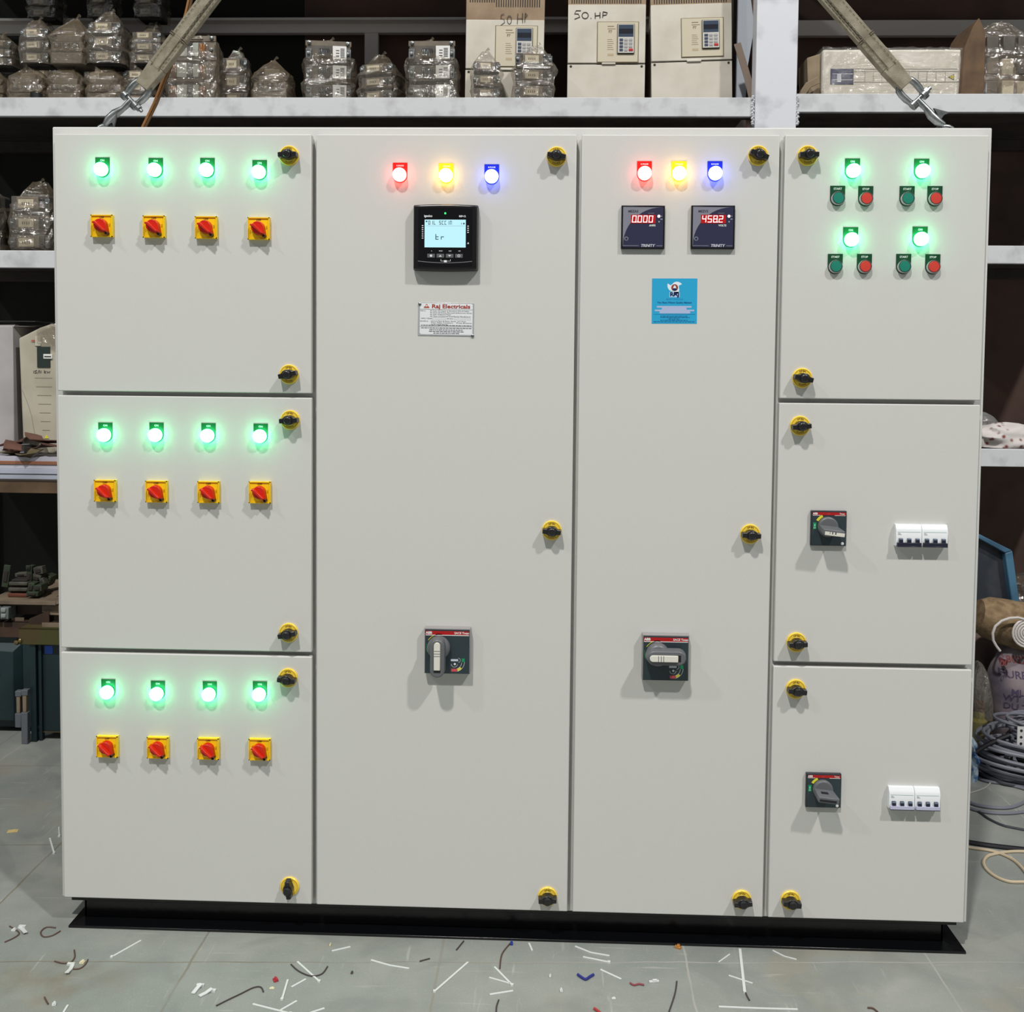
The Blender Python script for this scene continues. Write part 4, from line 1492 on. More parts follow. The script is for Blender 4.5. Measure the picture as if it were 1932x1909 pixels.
# drive lying on its side in wrap, right bay
Z2 = 2.275
A, B_ = at(1552, 93, Y=1.42), at(1812, 181, Y=1.42)
w, h = B_.x - A.x, A.z - Z2
t = thing('wrapped_drive', 'white drive lying on its side in clear stretch wrap with a yellow warning triangle', 'drive', (A.x, 1.42, Z2))
WD = mat('drive_white', (216, 212, 200), .45)
c = MB()
c.box(0, w, 0, .2, 0, h, WD)
c.build('housing', t, bevel=.008, seg=3)
c = MB()
u = w / 260.0


def lx(px):
    return (px - 1552) * u


def lz(py):
    return (181 - py) * u


LNS = mat('drive_groove', (128, 124, 114), .6)
for px in (1632, 1648, 1664, 1681, 1698, 1715, 1732, 1748, 1765, 1782):
    c.rect(lx(px), lx(px) + .0016, lz(145), lz(127), -.0008, LNS)
c.rect(lx(1612), lx(1811), lz(146), lz(145), -.0008, LNS)
c.rect(lx(1612), lx(1808), lz(126.4), lz(125.4), -.0008, LNS)
c.rect(lx(1612), lx(1806), lz(122), lz(121), -.0008, LNS)
c.build('grooves', t)
c = MB()
c.flat([(lx(1788), lz(136.5)), (lx(1799), lz(142)), (lx(1799), lz(131))], -.0012, INK)
c.flat([(lx(1790), lz(136.5)), (lx(1798), lz(140.6)), (lx(1798), lz(132.4))], -.0016, mat('warning_yellow', (225, 210, 60), .5))
c.rect(lx(1793.5), lx(1796.5), lz(137), lz(136), -.0020, INK)
c.build('warning_triangle', t)
c = MB()
c.box(lx(1568), lx(1611), -.002, .004, lz(150), lz(121), mat('keypad_navy', (52, 58, 92), .3))
c.rect(lx(1580), lx(1588), lz(146), lz(131), -.0024, mat('keypad_white_bar', (200, 205, 215), .4))
c.rect(lx(1571), lx(1609), lz(131), lz(130), -.0026, mat('keypad_white_bar', (200, 205, 215), .4))
c.rect(lx(1571), lx(1609), lz(142), lz(141), -.0026, mat('keypad_white_bar', (200, 205, 215), .4))
c.build('keypad', t)
c = MB()
rr = random.Random(5)
ring = []
N_ = 26
for j in range(7):
    f = j / 6
    row = []
    for i in range(N_):
        s_ = i / (N_ - 1)
        row.append((s_ * (w + .008) - .004, -.006 - .010 * rr.random() * (1.2 if s_ < .35 else .45), f * (h + .004) + rr.uniform(-.003, .003)))
    ring += row
fs = [(j * N_ + i, j * N_ + i + 1, (j + 1) * N_ + i + 1, (j + 1) * N_ + i) for j in range(6) for i in range(N_ - 1)]
c.add(ring, fs, WRAP)
c.add([(x, .0, h + .004) if k % 2 == 0 else (x, .2, h + .004) for k, x in enumerate((-.004, -.004, w + .004, w + .004))], [(0, 1, 3, 2)], WRAP)
for _ in range(22):
    za = rr.uniform(.0, h)
    zb_ = min(h, max(0, za + rr.uniform(-.03, .03)))
    xa = rr.uniform(0, w * .5)
    c.tube([(xa, -.014, za), (xa + w * .25, -.011, (za + zb_) / 2), (min(w, xa + w * .5), -.012, zb_)], .0006, WRAP, 4)
c.build('stretch_wrap', t, smooth=False)
c = MB()
CB = mat('brown_cardboard', (150, 134, 110), .85, noise=((128, 112, 90), 12, .35, .65))
pa = [at(x, y, Y=1.40) - Vector((A.x, 1.42, Z2)) for x, y in ((1530, 182), (1552, 182), (1552, 96), (1527, 104), (1528, 140), (1546, 150), (1508, 182))]
c.prism([(q.x, max(0, q.z)) for q in (pa[0], pa[1], pa[2], pa[3], pa[4])], .14, .012, CB)
c.tube([pa[5] + Vector((0, .004, 0)), (pa[5] + pa[6]) / 2 + Vector((-.004, .0, .01)), Vector((pa[6].x, -.004, .002))], 1, CB, flat=(.012, .002, (0, 1, .2)))
c.build('cardboard_end', t, bevel=.002)
# dark coil behind it
c = MB()
p = at(1516, 150, Y=1.62)
for k in range(3):
    c.tube([(p.x + .05 * math.cos(a), 1.62 + .02 * k, Z2 + .062 + .05 * math.sin(a)) for a in [2 * PI * q / 22 for q in range(22)]], .008, KNOB, 8, closed=True)
tag(c.build('cable_coil'), 'black cable coil on the top shelf beside the wrapped drive', 'cable')

# cardboard box with gear in plastic at the right edge
A, B_ = at(1815, 30, Y=1.40), at(1960, 181, Y=1.40)
w, h = B_.x - A.x, A.z - Z2
t = thing('open_carton', 'open brown carton of gear in clear plastic at the right end of the top shelf', 'carton', (A.x, 1.40, Z2))
c = MB()
c.prism([(.002, 0), (.085, 0), (.085, h * .80), (.060, h * .98), (.040, h * .88), (.012, h * .62)], .20, .0, mat('dark_cardboard', (112, 88, 64), .85, noise=((84, 66, 50), 14, .35, .65)))
c.box(.085, w, .03, .20, 0, h * .42, CB)
c.build('carton_body', t, bevel=.003)
c = MB()
rr = random.Random(9)
for k in range(9):
    x = .095 + (k % 3) * .055
    z = h * (.04 + .27 * (k // 3))
    c.box(x, x + .042, .006 + rr.uniform(0, .012), .05, z, z + h * .20, (CREAM, TAN, BODY)[rr.randrange(3)])
c.build('packed_part', t, bevel=.004)
bm_ = bag_mesh(w * .98, h * .92, .16, 77, peak=.06, lean=0.0, pw=.8, m=BAG)
bm_.build('plastic_bag', t, loc=(w * .56, .09, 0), smooth=False)

# ------------------------------------------------------------------ left bay, third level
Z3 = at(50, 862, Y=YR).z
STK = Z3
# carton
A, B_ = at(-40, 615, Y=1.46), at(27, 835, Y=1.46)
c = MB()
CW = mat('pale_carton', (176, 172, 172), .8, noise=((158, 154, 152), 6, .35, .65))
c.box(A.x, B_.x, 1.46, 1.74, STK, A.z, CW)
o = c.build('carton', bevel=.003)
tag(o, 'tall pale carton with open flaps at the left edge, beside the beige drive', 'carton')
c = MB()
c.prism([(A.x, A.z), (A.x + .10, A.z - .03), (B_.x + .0, A.z), (B_.x + .005, A.z + .006), (A.x, A.z + .004)], 1.5, 1.47, CW)
c.box(A.x, B_.x + .04, 1.55, 1.70, A.z + .020, A.z + .024, CW)
c.add([(B_.x, 1.46, A.z), (B_.x + .05, 1.50, A.z + .002), (B_.x + .05, 1.66, A.z + .016), (B_.x, 1.66, A.z)], [(0, 1, 2, 3), (3, 2, 1, 0)], CW)
c.build('flap', o)

# tapered drive
YQ = 1.45
t = thing('tapered_drive', 'beige tapered drive with dark keypad and handwritten 15/11 kW, beside the pale carton', 'drive', (0, YQ, STK))


def P2(x, y):
    q = at(x, y, Y=YQ)
    return (q.x, max(.0, q.z - STK))


c = MB()
out = [P2(44, 862), P2(100, 862), P2(112, 850), P2(112, 615), P2(96, 611), P2(75, 618), P2(35, 638)]
c.prism(out, .22, 0, mat('drive_beige', (186, 180, 162), .5, noise=((166, 160, 142), 7, .4, .7)))
c.build('housing', t, bevel=.006, seg=3)
c = MB()
for k in range(8):
    y = 713 + k * 16.4
    x0 = 66 + k * 2.2 if k < 6 else 80
    x1 = 99 - k * .8
    a_, b__ = P2(x0, y), P2(x1, y)
    c.rect(a_[0], b__[0], a_[1] - .001, a_[1] + .0008, -.0008, LNS)
prev = None
for x, y in ((42, 735), (52, 760), (60, 785), (65, 815), (68, 840)):
    q = P2(x, y)
    if prev:
        c.tube([(prev[0], -.0002, prev[1]), (q[0], -.0002, q[1])], .0008, LNS, 5)
    prev = q
c.build('grooves', t)
c = MB()
a_, b__ = P2(71, 693), P2(95, 654)
c.box(a_[0], b__[0], -.004, .004, a_[1], b__[1], mat('keypad_dark_green', (44, 54, 50), .4))
c.box(P2(74, 0)[0], P2(91, 0)[0], -.006, .0, P2(0, 676)[1], P2(0, 667)[1], LABW)
c.rect(P2(76, 0)[0], P2(89, 0)[0], P2(0, 673)[1], P2(0, 671)[1], -.0064, INK)
c.box(P2(58, 0)[0], P2(69, 0)[0], -.004, .004, P2(0, 652)[1], P2(0, 634)[1], mat('drive_beige_light', (196, 192, 175), .5))
q = P2(63.5, 643)
c.text('ABB', q[0], q[1], .008, -.0045, OR, bold=.0003)
c.build('keypad', t, bevel=.001)
c = MB()
for ln in ([(64, 699), (64, 704)], [(70, 699), (67, 699), (66, 701), (69, 702), (69, 704), (66, 704)], [(74, 698), (71, 705)], [(75, 699), (75, 704)], [(77.5, 699), (77.5, 704)], [(84, 698), (84, 704)], [(87, 700), (84, 702), (87, 704)], [(89, 700), (90, 704), (91.5, 701), (93, 704), (94.5, 700)]):
    c.tube([(P2(x, y)[0], -.001, P2(x, y)[1]) for x, y in ln], .0009, PEN, 5)
c.build('handwriting', t)
c = MB()
tr_ = [P2(84, 827), P2(92, 827), P2(88, 819)]
c.flat(tr_, -.0012, mat('warning_yellow', (225, 210, 60), .5))
c.build('warning_triangle', t)
c = MB()
fl = [P2(72, 622), P2(100, 610), P2(112, 612), P2(112, 662), P2(98, 655), P2(88, 648), P2(72, 648)]
c.flat([(x, z) for x, z in fl], -.010, BAGD)
c.build('plastic_flap', t)

# belts lying on the boards
BL = mat('brown_belt', (112, 76, 62), .8, noise=((88, 60, 50), 15, .35, .65))
OL = mat('olive_belt', (122, 110, 78), .85, noise=((96, 86, 60), 15, .35, .65))


def ribbon(lb, pxs, Y, m, hw=.016, cat='belt', name='strap'):
    c = MB()
    pts = []
    for i, (x, y) in enumerate(pxs):
        q = at(x, y, Y=Y)
        q.z = max(q.z, STK + .004)
        q.y = Y + .05 * math.sin(i * 1.1)
        pts.append(q)
    c.tube(pts, 1, m, flat=(hw, .0015, (0, .35, 1)))
    return tag(c.build(name), lb, cat, 'crumpled straps on the sheet stack')


ribbon('long brown strap arching over the sheet stack below the beige drive', [(30, 835), (40, 826), (52, 820), (66, 824), (80, 830), (96, 832), (112, 834)], 1.40, BL, .03)
ribbon('brown strap end curled at the left edge of the sheet stack', [(-10, 842), (4, 838), (16, 834), (26, 838), (36, 846), (30, 850)], 1.38, BL, .03)
ribbon('brown strap folded flat on the right of the sheet stack', [(58, 846), (70, 842), (84, 840), (98, 838), (114, 840)], 1.36, BL, .035)
ribbon('olive strap looped at the front edge of the sheet stack', [(8, 852), (16, 858), (28, 865), (45, 866), (60, 862), (70, 852), (66, 848)], 1.345, OL, .022)
ribbon('small grey strap buckle between the brown straps', [(48, 838), (52, 844), (56, 850)], 1.35, mat('grey_buckle', (110, 116, 114), .5), .016, 'buckle', 'buckle')

# boards under them
layers = [(861.5, 869, (186, 184, 196), 'pale lilac sheet panel, topmost of the stack at the left'), (869.5, 875, (146, 98, 74), 'brown sheet panel second from the top of the stack'),
          (876, 883.5, (190, 190, 202), 'pale sheet panel under the brown one'), (884.5, 892.5, (176, 180, 194), 'pale blue-grey sheet panel fourth in the stack'),
          (894, 903, (170, 176, 190), 'pale blue-grey sheet panel at the bottom of the stack')]
for k, (y0, y1, col, lb) in enumerate(layers):
    z1_, z0_ = at(50, y0, Y=YR).z, at(50, y1 + 1.2, Y=YR).z
    c = MB()
    c.box(-2.3, -1.48, YR - .004 * (k % 2), YR + .55, z0_, z1_ - .0006, mat('sheet_%s' % ('abcde'[k]), col, .45))
    tag(c.build('sheet_panel', bevel=.0012), lb, 'sheet', 'sheet panels stacked on the timber bearer')
c = MB()
z1_, z0_ = at(50, 904.2, Y=YR).z - .001, at(50, 929, Y=YR).z
WOO = mat('old_timber', (116, 92, 66), .8, noise=((82, 64, 46), 6, .35, .65))
c.box(-2.32, -1.46, YR - .01, YR + .05, z0_, z1_, WOO)
c.box(-2.32, -1.46, YR + .05, YR + .58, z1_ - .02, z1_, WOO)
c.box(-2.32, -1.46, YR - .012, YR - .008, z0_ + .042, z0_ + .047, GAP)
o = c.build('shelf', rack)
o.location = (0, -YR, 0)
o['label'] = 'timber shelf'

# ------------------------------------------------------------------ old steel frames, lower left
BRF = mat('rusty_brown_paint', (78, 56, 42), .7, noise=((56, 42, 34), 10, .35, .65))
OLV = mat('olive_paint', (74, 74, 34), .7, noise=((88, 62, 40), 5, .5, .75))
TEAL = mat('dark_teal_paint', (30, 54, 58), .45, noise=((22, 40, 45), 5, .35, .65))
DUST = mat('dusty_tan_steel', (140, 124, 104), .75, noise=((112, 98, 82), 10, .35, .65))
BRASS = mat('dull_brass', (150, 130, 90), .35, .8)


def PZ(x, y, Y):
    q = at(x, y, Y=Y)
    return q.x, q.z


YK = 1.158
t = thing('steel_enclosure', 'dark teal steel enclosure with an olive top rail and blue tape, standing behind the panel', 'enclosure', (-1.6, YK, 0))


def sub(mb, nm, par=t, bev=.002):
    o = mb.build(nm, par, bevel=bev)
    o.location = -Vector(par.location)
    return o


c = MB()
x0, z0_ = PZ(53, 1392, YK)
x1, z1_ = PZ(120, 1212, YK)
c.box(x0 + .03, x1, YK + .012, YK + .40, .03, z1_, TEAL)
c.box(x0 + .03, x1, YK + .004, YK + .012, .03, PZ(0, 1380, YK)[1], OLV)
sub(c, 'door_sheet')
c = MB()
xa, za = PZ(41, 1213, YK)
xb, zb_ = PZ(120, 1184, YK)
c.box(xa, xb, YK - .02, YK - .012, za, zb_, OLV)
c.box(xa, xb, YK - .02, YK + .05, zb_ - .005, zb_, OLV)
sub(c, 'top_rail')
c = MB()
xa = PZ(42, 0, YK)[0]
c.box(xa, xa + .02, YK - .012, YK + .006, 0.0, za, TEAL)
c.box(xa + .022, xa + .034, YK, YK + .02, 0.0, za, TEAL)
sub(c, 'corner_post')
for px, py in ((44, 1205), (65, 1225), (72, 1374)):
    c = MB()
    q = PZ(px, py, YK)
    c.lathe([(.007, 0), (.007, -.005), (.004, -.008), (0, -.008)], (q[0], YK - (.02 if py < 1210 else -.012), q[1]), BRASS, 10)
    sub(c, 'bolt', bev=0)
c = MB()
q0, q1 = PZ(81.5, 1235, YK), PZ(96.5, 1220, YK)
c.box(q0[0], q1[0], YK + .0105, YK + .012, q0[1], q1[1], mat('blue_tape', (40, 92, 205), .5))
o = sub(c, 'tape', bev=0)
o['label'] = 'blue tape square'
for px, y0, y1 in ((38, 1298, 1366), (50, 1296, 1398)):
    c = MB()
    a_, b__ = PZ(px, y1, YK), PZ(px + 11, y0 + 42, YK)
    c.box(a_[0], b__[0], YK - .035, YK - .013, max(0, a_[1]), b__[1], mat('clamp_grey', (98, 104, 110), .5))
    b2 = PZ(px + 9, y0, YK)
    c.box(a_[0] + .004, b2[0] - .002, YK - .032, YK - .016, b__[1], b2[1] - .015, DUST)
    c.box(a_[0] + .001, b2[0] + .004, YK - .034, YK - .013, b2[1] - .02, b2[1], mat('clamp_grey', (98, 104, 110), .5))
    sub(c, 'foot_clamp')

YJ = 1.22
t2 = thing('steel_enclosure', 'dark steel enclosure with a rusty brown top rail at the left edge', 'enclosure', (-1.8, YJ, 0))
c = MB()
xa, xb = PZ(-60, 0, YJ)[0], PZ(39, 0, YJ)[0]
c.box(xa, xb, YJ + .012, YJ + .4, .02, PZ(0, 1201, YJ)[1], TEAL)
c.add([(xa, YJ - .01, PZ(0, 1225, YJ)[1]), (PZ(8, 0, YJ)[0], YJ - .01, PZ(0, 1228, YJ)[1]), (PZ(22, 0, YJ)[0], YJ + .012, PZ(0, 1213, YJ)[1]), (xa, YJ + .012, PZ(0, 1213, YJ)[1]),
       (xa, YJ - .01, .05), (PZ(8, 0, YJ)[0], YJ - .01, .05), (PZ(22, 0, YJ)[0], YJ + .012, .05), (xa, YJ + .012, .05)],
      [(0, 3, 2, 1), (4, 5, 6, 7), (0, 1, 5, 4), (1, 2, 6, 5), (2, 3, 7, 6), (3, 0, 4, 7)], TEAL)
sub(c, 'door_sheet', t2)
c = MB()
c.box(xa, PZ(50, 0, YJ)[0], YJ - .008, YJ, PZ(0, 1201, YJ)[1], PZ(0, 1172, YJ)[1], BRF)
c.box(xa, PZ(50, 0, YJ)[0], YJ - .008, YJ + .06, PZ(0, 1173.5, YJ)[1], PZ(0, 1172, YJ)[1], BRF)
sub(c, 'top_rail', t2)
c = MB()
q = PZ(29, 1212, YJ)
c.lathe([(.008, 0), (.008, -.006), (0, -.009)], (q[0], YJ + .010, q[1]), BRASS, 10)
sub(c, 'bolt', t2, 0)
c = MB()
q = PZ(1, 1271, YJ)
c.lathe([(.004, 0), (.004, -.006), (0, -.006)], (q[0], YJ - .010, q[1]), mat('orange_dot', (210, 70, 30), .5), 10)
sub(c, 'indicator_dot', t2, 0)

# channels and tray lying on the frames
ZT = at(60, 1184, Y=YK).z


def chan(lb, x0, x1, y0, y1, Y, m, d=.10, kind='channel', name='steel_channel'):
    a_, b__ = PZ(x0, y1, Y), PZ(x1, y0, Y)
    c = MB()
    tk = .003
    hh = b__[1] - a_[1]
    if kind == 'channel':
        c.box(a_[0], b__[0], Y, Y + tk, a_[1], a_[1] + hh * .45, m)
        c.box(a_[0], b__[0], Y, Y + d, a_[1], a_[1] + tk, m)
        c.box(a_[0], b__[0], Y + d * .4, Y + d, b__[1] - tk, b__[1], m)
        c.box(a_[0], b__[0], Y + d - tk, Y + d, a_[1], b__[1], m)
    else:
        c.box(a_[0], b__[0], Y, Y + d, a_[1], b__[1], m)
    return tag(c.build(name, bevel=.0008), lb, 'steel piece', 'loose steel pieces on the old enclosures')


chan('short tan steel channel on the brown rail', 21, 45, 1155, 1173, 1.23, DUST)
chan('tan steel channel on the right of the olive rail', 79, 118, 1164, 1184, YK + .005, DUST, .09)
chan('wide tan steel bar under the right end of the dusty tray', 79, 118, 1142, 1155, 1.22, DUST, .12, 'bar', 'steel_bar')
c = MB()
a_, b__ = PZ(54, 1183, 1.19), PZ(92, 1152, 1.19)
c.prism([(a_[0], a_[1] + .002), (b__[0], a_[1] + .002), (b__[0], b__[1]), (a_[0] + .002, b__[1] - .030), (a_[0], b__[1] - .036)], 1.196, 1.192, BRF)
c.prism([(a_[0] - .02, a_[1] + .02), (a_[0] + .03, a_[1] + .02), (a_[0] + .04, b__[1] + .022), (a_[0] - .02, b__[1] - .002)], 1.33, 1.326, OLV)
c.box(a_[0], b__[0], 1.192, 1.32, a_[1] + .0005, a_[1] + .004, BRF)
tag(c.build('steel_bracket'), 'angled brown steel bracket between the two tan channels', 'steel piece', 'loose steel pieces on the old enclosures')
ZTR = at(40, 1142, Y=1.20).z
c = MB()
xa, xb = PZ(-60, 0, 1.2)[0], PZ(90, 0, 1.2)[0]
c.box(xa, xb, 1.20, 1.62, ZTR, ZTR + .004, DUST)
c.box(xa, xb, 1.20, 1.204, ZTR, PZ(0, 1133, 1.2)[1], DUST)
c.box(xb - .004, xb + .05, 1.28, 1.62, ZTR, ZTR + .018, DUST)
c.box(xa, xb - .02, 1.25, 1.28, ZTR - .045, ZTR, BRF)
tag(c.build('steel_tray', bevel=.001), 'dusty tan steel tray holding scrap terminals above the old enclosures', 'tray')
c = MB()
a_, b__ = PZ(-14, 1166, 1.20), PZ(18, 1142, 1.20)
for k in range(2):
    xk = a_[0] + k * .035
    c.box(xk, xk + .03, 1.185, 1.24, a_[1] - .0, b__[1] - .004, mat('grey_green_plastic', (112, 122, 120), .5))
    for q in range(2):
        c.box(xk + .004, xk + .022, 1.180, 1.188, a_[1] + .006 + q * .02, a_[1] + .02 + q * .02, mat('pale_green_plastic', (150, 158, 152), .5))
o = c.build('terminal_block', bevel=.003)
tag(o, 'grey-green terminal block on the brown rail at the left edge', 'terminal block')

# scrap on the tray
SC1 = mat('scrap_grey', (92, 90, 80), .7, noise=((66, 66, 58), 30, .35, .65))
SC2 = mat('scrap_green', (62, 72, 52), .7, noise=((44, 54, 42), 30, .35, .65))
YT = 1.30
for k, (y0, y1, lb, m) in enumerate(((1113, 1123, 'flat scrap terminal strip with red and green ends, lowest of three on the tray', mat('scrap_red_green', (112, 62, 46), .7, noise=((52, 92, 68), 6, .48, .52))),
                                     (1101, 1110, 'grey scrap terminal strip, middle of three on the tray', SC1), (1089, 1099, 'grey scrap terminal strip, topmost of three on the tray', SC1))):
    a_, b__ = PZ(14 + k, y1, YT), PZ(51, y0, YT)
    c = MB()
    zt = ZTR + .005 + k * .021
    c.box(a_[0], b__[0], YT, YT + .07, zt, zt + .013, m)
    c.box(a_[0] + .005, b__[0] - .005, YT + .01, YT + .06, zt + .013, zt + .020, GAP)
    tag(c.build('terminal_strip', bevel=.003), lb, 'scrap strip', 'scrap terminal strips on the tray')
zt = ZTR + .005
rr = random.Random(21)


def scrap(lb, parts, Y, m, name='scrap_part'):
    c = MB()
    for (x0, x1, y0, y1, d0, d1, r_) in parts:
        a_, b__ = PZ(x0, y1, Y), PZ(x1, y0, Y)
        cx_, cz_ = (a_[0] + b__[0]) / 2, (max(a_[1], zt) + b__[1]) / 2
        c.T = Matrix.Translation((cx_, Y, cz_)) @ Matrix.Rotation(R(r_), 4, 'Y')
        hw_, hh_ = (b__[0] - a_[0]) / 2, (b__[1] - max(a_[1], zt)) / 2
        c.box(-hw_, hw_, d0, d1, -hh_, hh_, m)
        c.box(-hw_ * .6, hw_ * .6, d0 - .004, d0, -hh_ * .5, hh_ * .5, GAP)
    c.T = Matrix.Identity(4)
    o = c.build(name, bevel=.003)
    return tag(o, lb, 'scrap', 'scrap pieces heaped on the tray')


scrap('tall dark scrap bracket standing in the middle of the tray', [(50, 59, 1068, 1120, 0, .03, 2), (50, 58, 1066, 1075, -.006, .0, 0)], 1.33, SC2)
scrap('greenish scrap plate leaning at the left of the tray', [(5, 17, 1066, 1108, 0, .008, 8)], 1.36, SC2)
scrap('jumbled grey scrap relay near the right of the tray', [(63, 80, 1070, 1084, 0, .03, -10), (60, 76, 1084, 1098, .0, .04, 14), (70, 84, 1092, 1108, .0, .03, -25)], 1.34, SC1)
scrap('broken green-grey scrap contact block at the front right of the tray', [(52, 64, 1100, 1118, 0, .04, 6), (62, 78, 1104, 1116, 0, .05, -5), (52, 74, 1116, 1124, -.01, .04, 0)], 1.29, SC2)
scrap('long grey scrap piece lying across the terminal strips', [(28, 50, 1081, 1088, 0, .03, -6)], 1.36, SC1)
scrap('dark scrap clump behind the relay on the right of the tray', [(82, 94, 1086, 1104, 0, .05, 20), (76, 90, 1098, 1108, 0, .04, -12)], 1.38, SC2)

# ------------------------------------------------------------------ right side
# patterned cloth on the lowest visible shelf
ZR3 = 1.052
def floral():
    m = bpy.data.materials.new('floral_cloth')
    m.use_nodes = True
    nt = m.node_tree
    b_ = nt.nodes['Principled BSDF']
    b_.inputs['Roughness'].default_value = .9
    tc = nt.nodes.new('ShaderNodeTexCoord')
    v = nt.nodes.new('ShaderNodeTexVoronoi')
    v.inputs['Scale'].default_value = 38
    r_ = nt.nodes.new('ShaderNodeValToRGB')
    r_.color_ramp.elements[0].color = lin((120, 62, 58))
    r_.color_ramp.elements[0].position = .12
    r_.color_ramp.elements[1].color = lin((206, 200, 196))
    r_.color_ramp.elements[1].position = .34
    nt.links.new(tc.outputs['Object'], v.inputs['Vector'])
    nt.links.new(v.outputs['Distance'], r_.inputs['Fac'])
    nt.links.new(r_.outputs['Color'], b_.inputs['Base Color'])
    return m


def blob(px0, px1, py0, py1, Y, d, m, seed, z0=None, amp=.08, name='bundle', smooth=True, flatk=1.0, n=26, rings=14):
    """irregular soft lump"""
    rr = random.Random(seed)
    A, B_ = at(px0, py0, Y=Y), at(px1, py1, Y=Y)
    zb = B_.z if z0 is None else z0
    cx, w, h = (A.x + B_.x) / 2, (B_.x - A.x) / 2, A.z - zb
    ph = [(rr.uniform(2, 6), rr.uniform(0, 6), rr.uniform(2, 5), rr.uniform(0, 6)) for _ in range(4)]
    c = MB()
    vs = []
    for j in range(rings + 1):
        v = j / rings
        for i in range(n):
            a = 2 * PI * i / n
            prof = (math.sin(PI * min(1, .12 + v * .88)) ** .45) if v > .5 else (.93 + .07 * math.sin(PI * v))
            if j == rings:
                prof = .02
            k = 1 + amp * sum(math.sin(p_[0] * a + p_[1]) * math.sin(p_[2] * v * 3 + p_[3]) for p_ in ph) / 1.6
            zz = h * (1 - (1 - v) ** 1.25) * flatk
            vs.append((cx + w * prof * k * math.cos(a), Y + d / 2 + d / 2 * prof * k * math.sin(a), zb + max(0, zz * (1 + amp * .35 * math.sin(3 * a + ph[0][1])))))
    fs = [(j * n + i, j * n + (i + 1) % n, (j + 1) * n + (i + 1) % n, (j + 1) * n + i) for j in range(rings) for i in range(n)]
    fs.append(tuple(range(n - 1, -1, -1)))
    fs.append(tuple(rings * n + i for i in range(n)))
    c.add(vs, fs, m)
    return c.build(name, smooth=smooth)


o = blob(1857, 1975, 800, 847, 1.35, .16, floral(), 3, z0=ZR3, amp=.14, name='folded_cloth')
tag(o, 'white floral cloth bundled on the lower right shelf', 'cloth')
o = blob(1835, 1900, 780, 847, 1.55, .20, film('milky_plastic_film', (170, 170, 168), .45), 4, z0=ZR3, amp=.12, name='plastic_sheet', smooth=False)
tag(o, 'crumpled clear plastic sheet behind the floral cloth', 'plastic sheet')

# blue machine guard
BLU = mat('blue_machine_paint', (74, 118, 146), .5, noise=((54, 88, 112), 9, .4, .65))
DBL = mat('dark_machine_inner', (42, 48, 56), .6, noise=((58, 62, 68), 14, .5, .72))
YB = 1.54


def PB(x, y, Y=YB):
    q = at(x, y, Y=Y)
    return (q.x, q.z)


t = thing('machine_cover', 'blue sheet metal machine cover tilted on edge at the lower right', 'machine cover', (1.5, YB, 0))
outer = [PB(1800, 1160), PB(1850, 1165), PB(1917, 1168), PB(1922, 1148), PB(1906, 1037), PB(1848, 1008), PB(1800, 985)]
inner = [PB(1800, 1158), PB(1850, 1160), PB(1909, 1160), PB(1892, 1042), PB(1845, 1016), PB(1800, 996)]
c = MB()
c.prism(outer, YB + .24, YB + .02, BLU)
n_ = len(inner)
c.prism([PB(1909, 1166), PB(1922, 1152), PB(1906, 1037), PB(1892, 1042)], YB + .03, YB - .02, BLU)
c.prism([PB(1892, 1042), PB(1906, 1037), PB(1848, 1008), PB(1800, 985), PB(1800, 996), PB(1845, 1016)], YB + .03, YB - .02, BLU)
o = sub(c, 'outer_shell', t, .004)
c = MB()
c.prism(inner, YB + .022, YB + .012, DBL)
sub(c, 'inner_panel', t, 0)
c = MB()
a_, b__ = PB(1800, 1199), PB(1874, 1163)
c.box(a_[0], b__[0], YB - .03, YB + .22, 0.0, b__[1] - .02, BLU)
c.box(a_[0], b__[0], YB - .01, YB + .22, b__[1] - .02, b__[1], mat('pale_blue_paint', (128, 144, 150), .5))
sub(c, 'base', t, .004)

# sacks, cloths and bags on the floor
o = blob(1838, 1912, 1188, 1350, 1.42, .085, mat('brown_sacking', (112, 92, 86), .95, noise=((82, 66, 62), 8, .35, .65), bump=(60, 1)), 8, z0=0, amp=.10, name='cloth_heap')
tag(o, 'brown crumpled sacking behind the clear bag', 'sacking')
SAK = mat('woven_sack', (140, 128, 132), .8, noise=((104, 96, 110), 7, .42, .62), bump=(50, 1))
o = blob(1888, 1998, 1222, 1420, 1.21, .18, SAK, 12, z0=0, amp=.06, name='printed_sack')
tag(o, 'printed woven sack standing at the right edge under the burlap roll', 'sack')
c = MB()
YSK = 1.20
for (txt, x, y, s_, m_) in (('0018022', 1916, 1252, .030, mat('sack_red_print', (140, 70, 72), .8)), ('FURE', 1920, 1278, .034, mat('sack_violet_print', (74, 66, 92), .8)),
                            ('ML', 1924, 1310, .030, mat('sack_violet_print', (74, 66, 92), .8)), ('WT S', 1922, 1322, .030, mat('sack_violet_print', (74, 66, 92), .8)),
                            ('DU T', 1922, 1338, .030, mat('sack_violet_print', (74, 66, 92), .8))):
    q = at(x, y, Y=YSK)
    c = MB()
    c.text(txt, q.x, q.z, s_, YSK, m_, bold=.0004)
    pr_ = c.build('sack_print', o)
    w_ = pr_.modifiers.new('wrap', 'SHRINKWRAP')
    w_.target = o
    w_.wrap_method = 'PROJECT'
    w_.use_project_y = True
    w_.use_negative_direction = True
    w_.use_positive_direction = True
    w_.offset = .0015
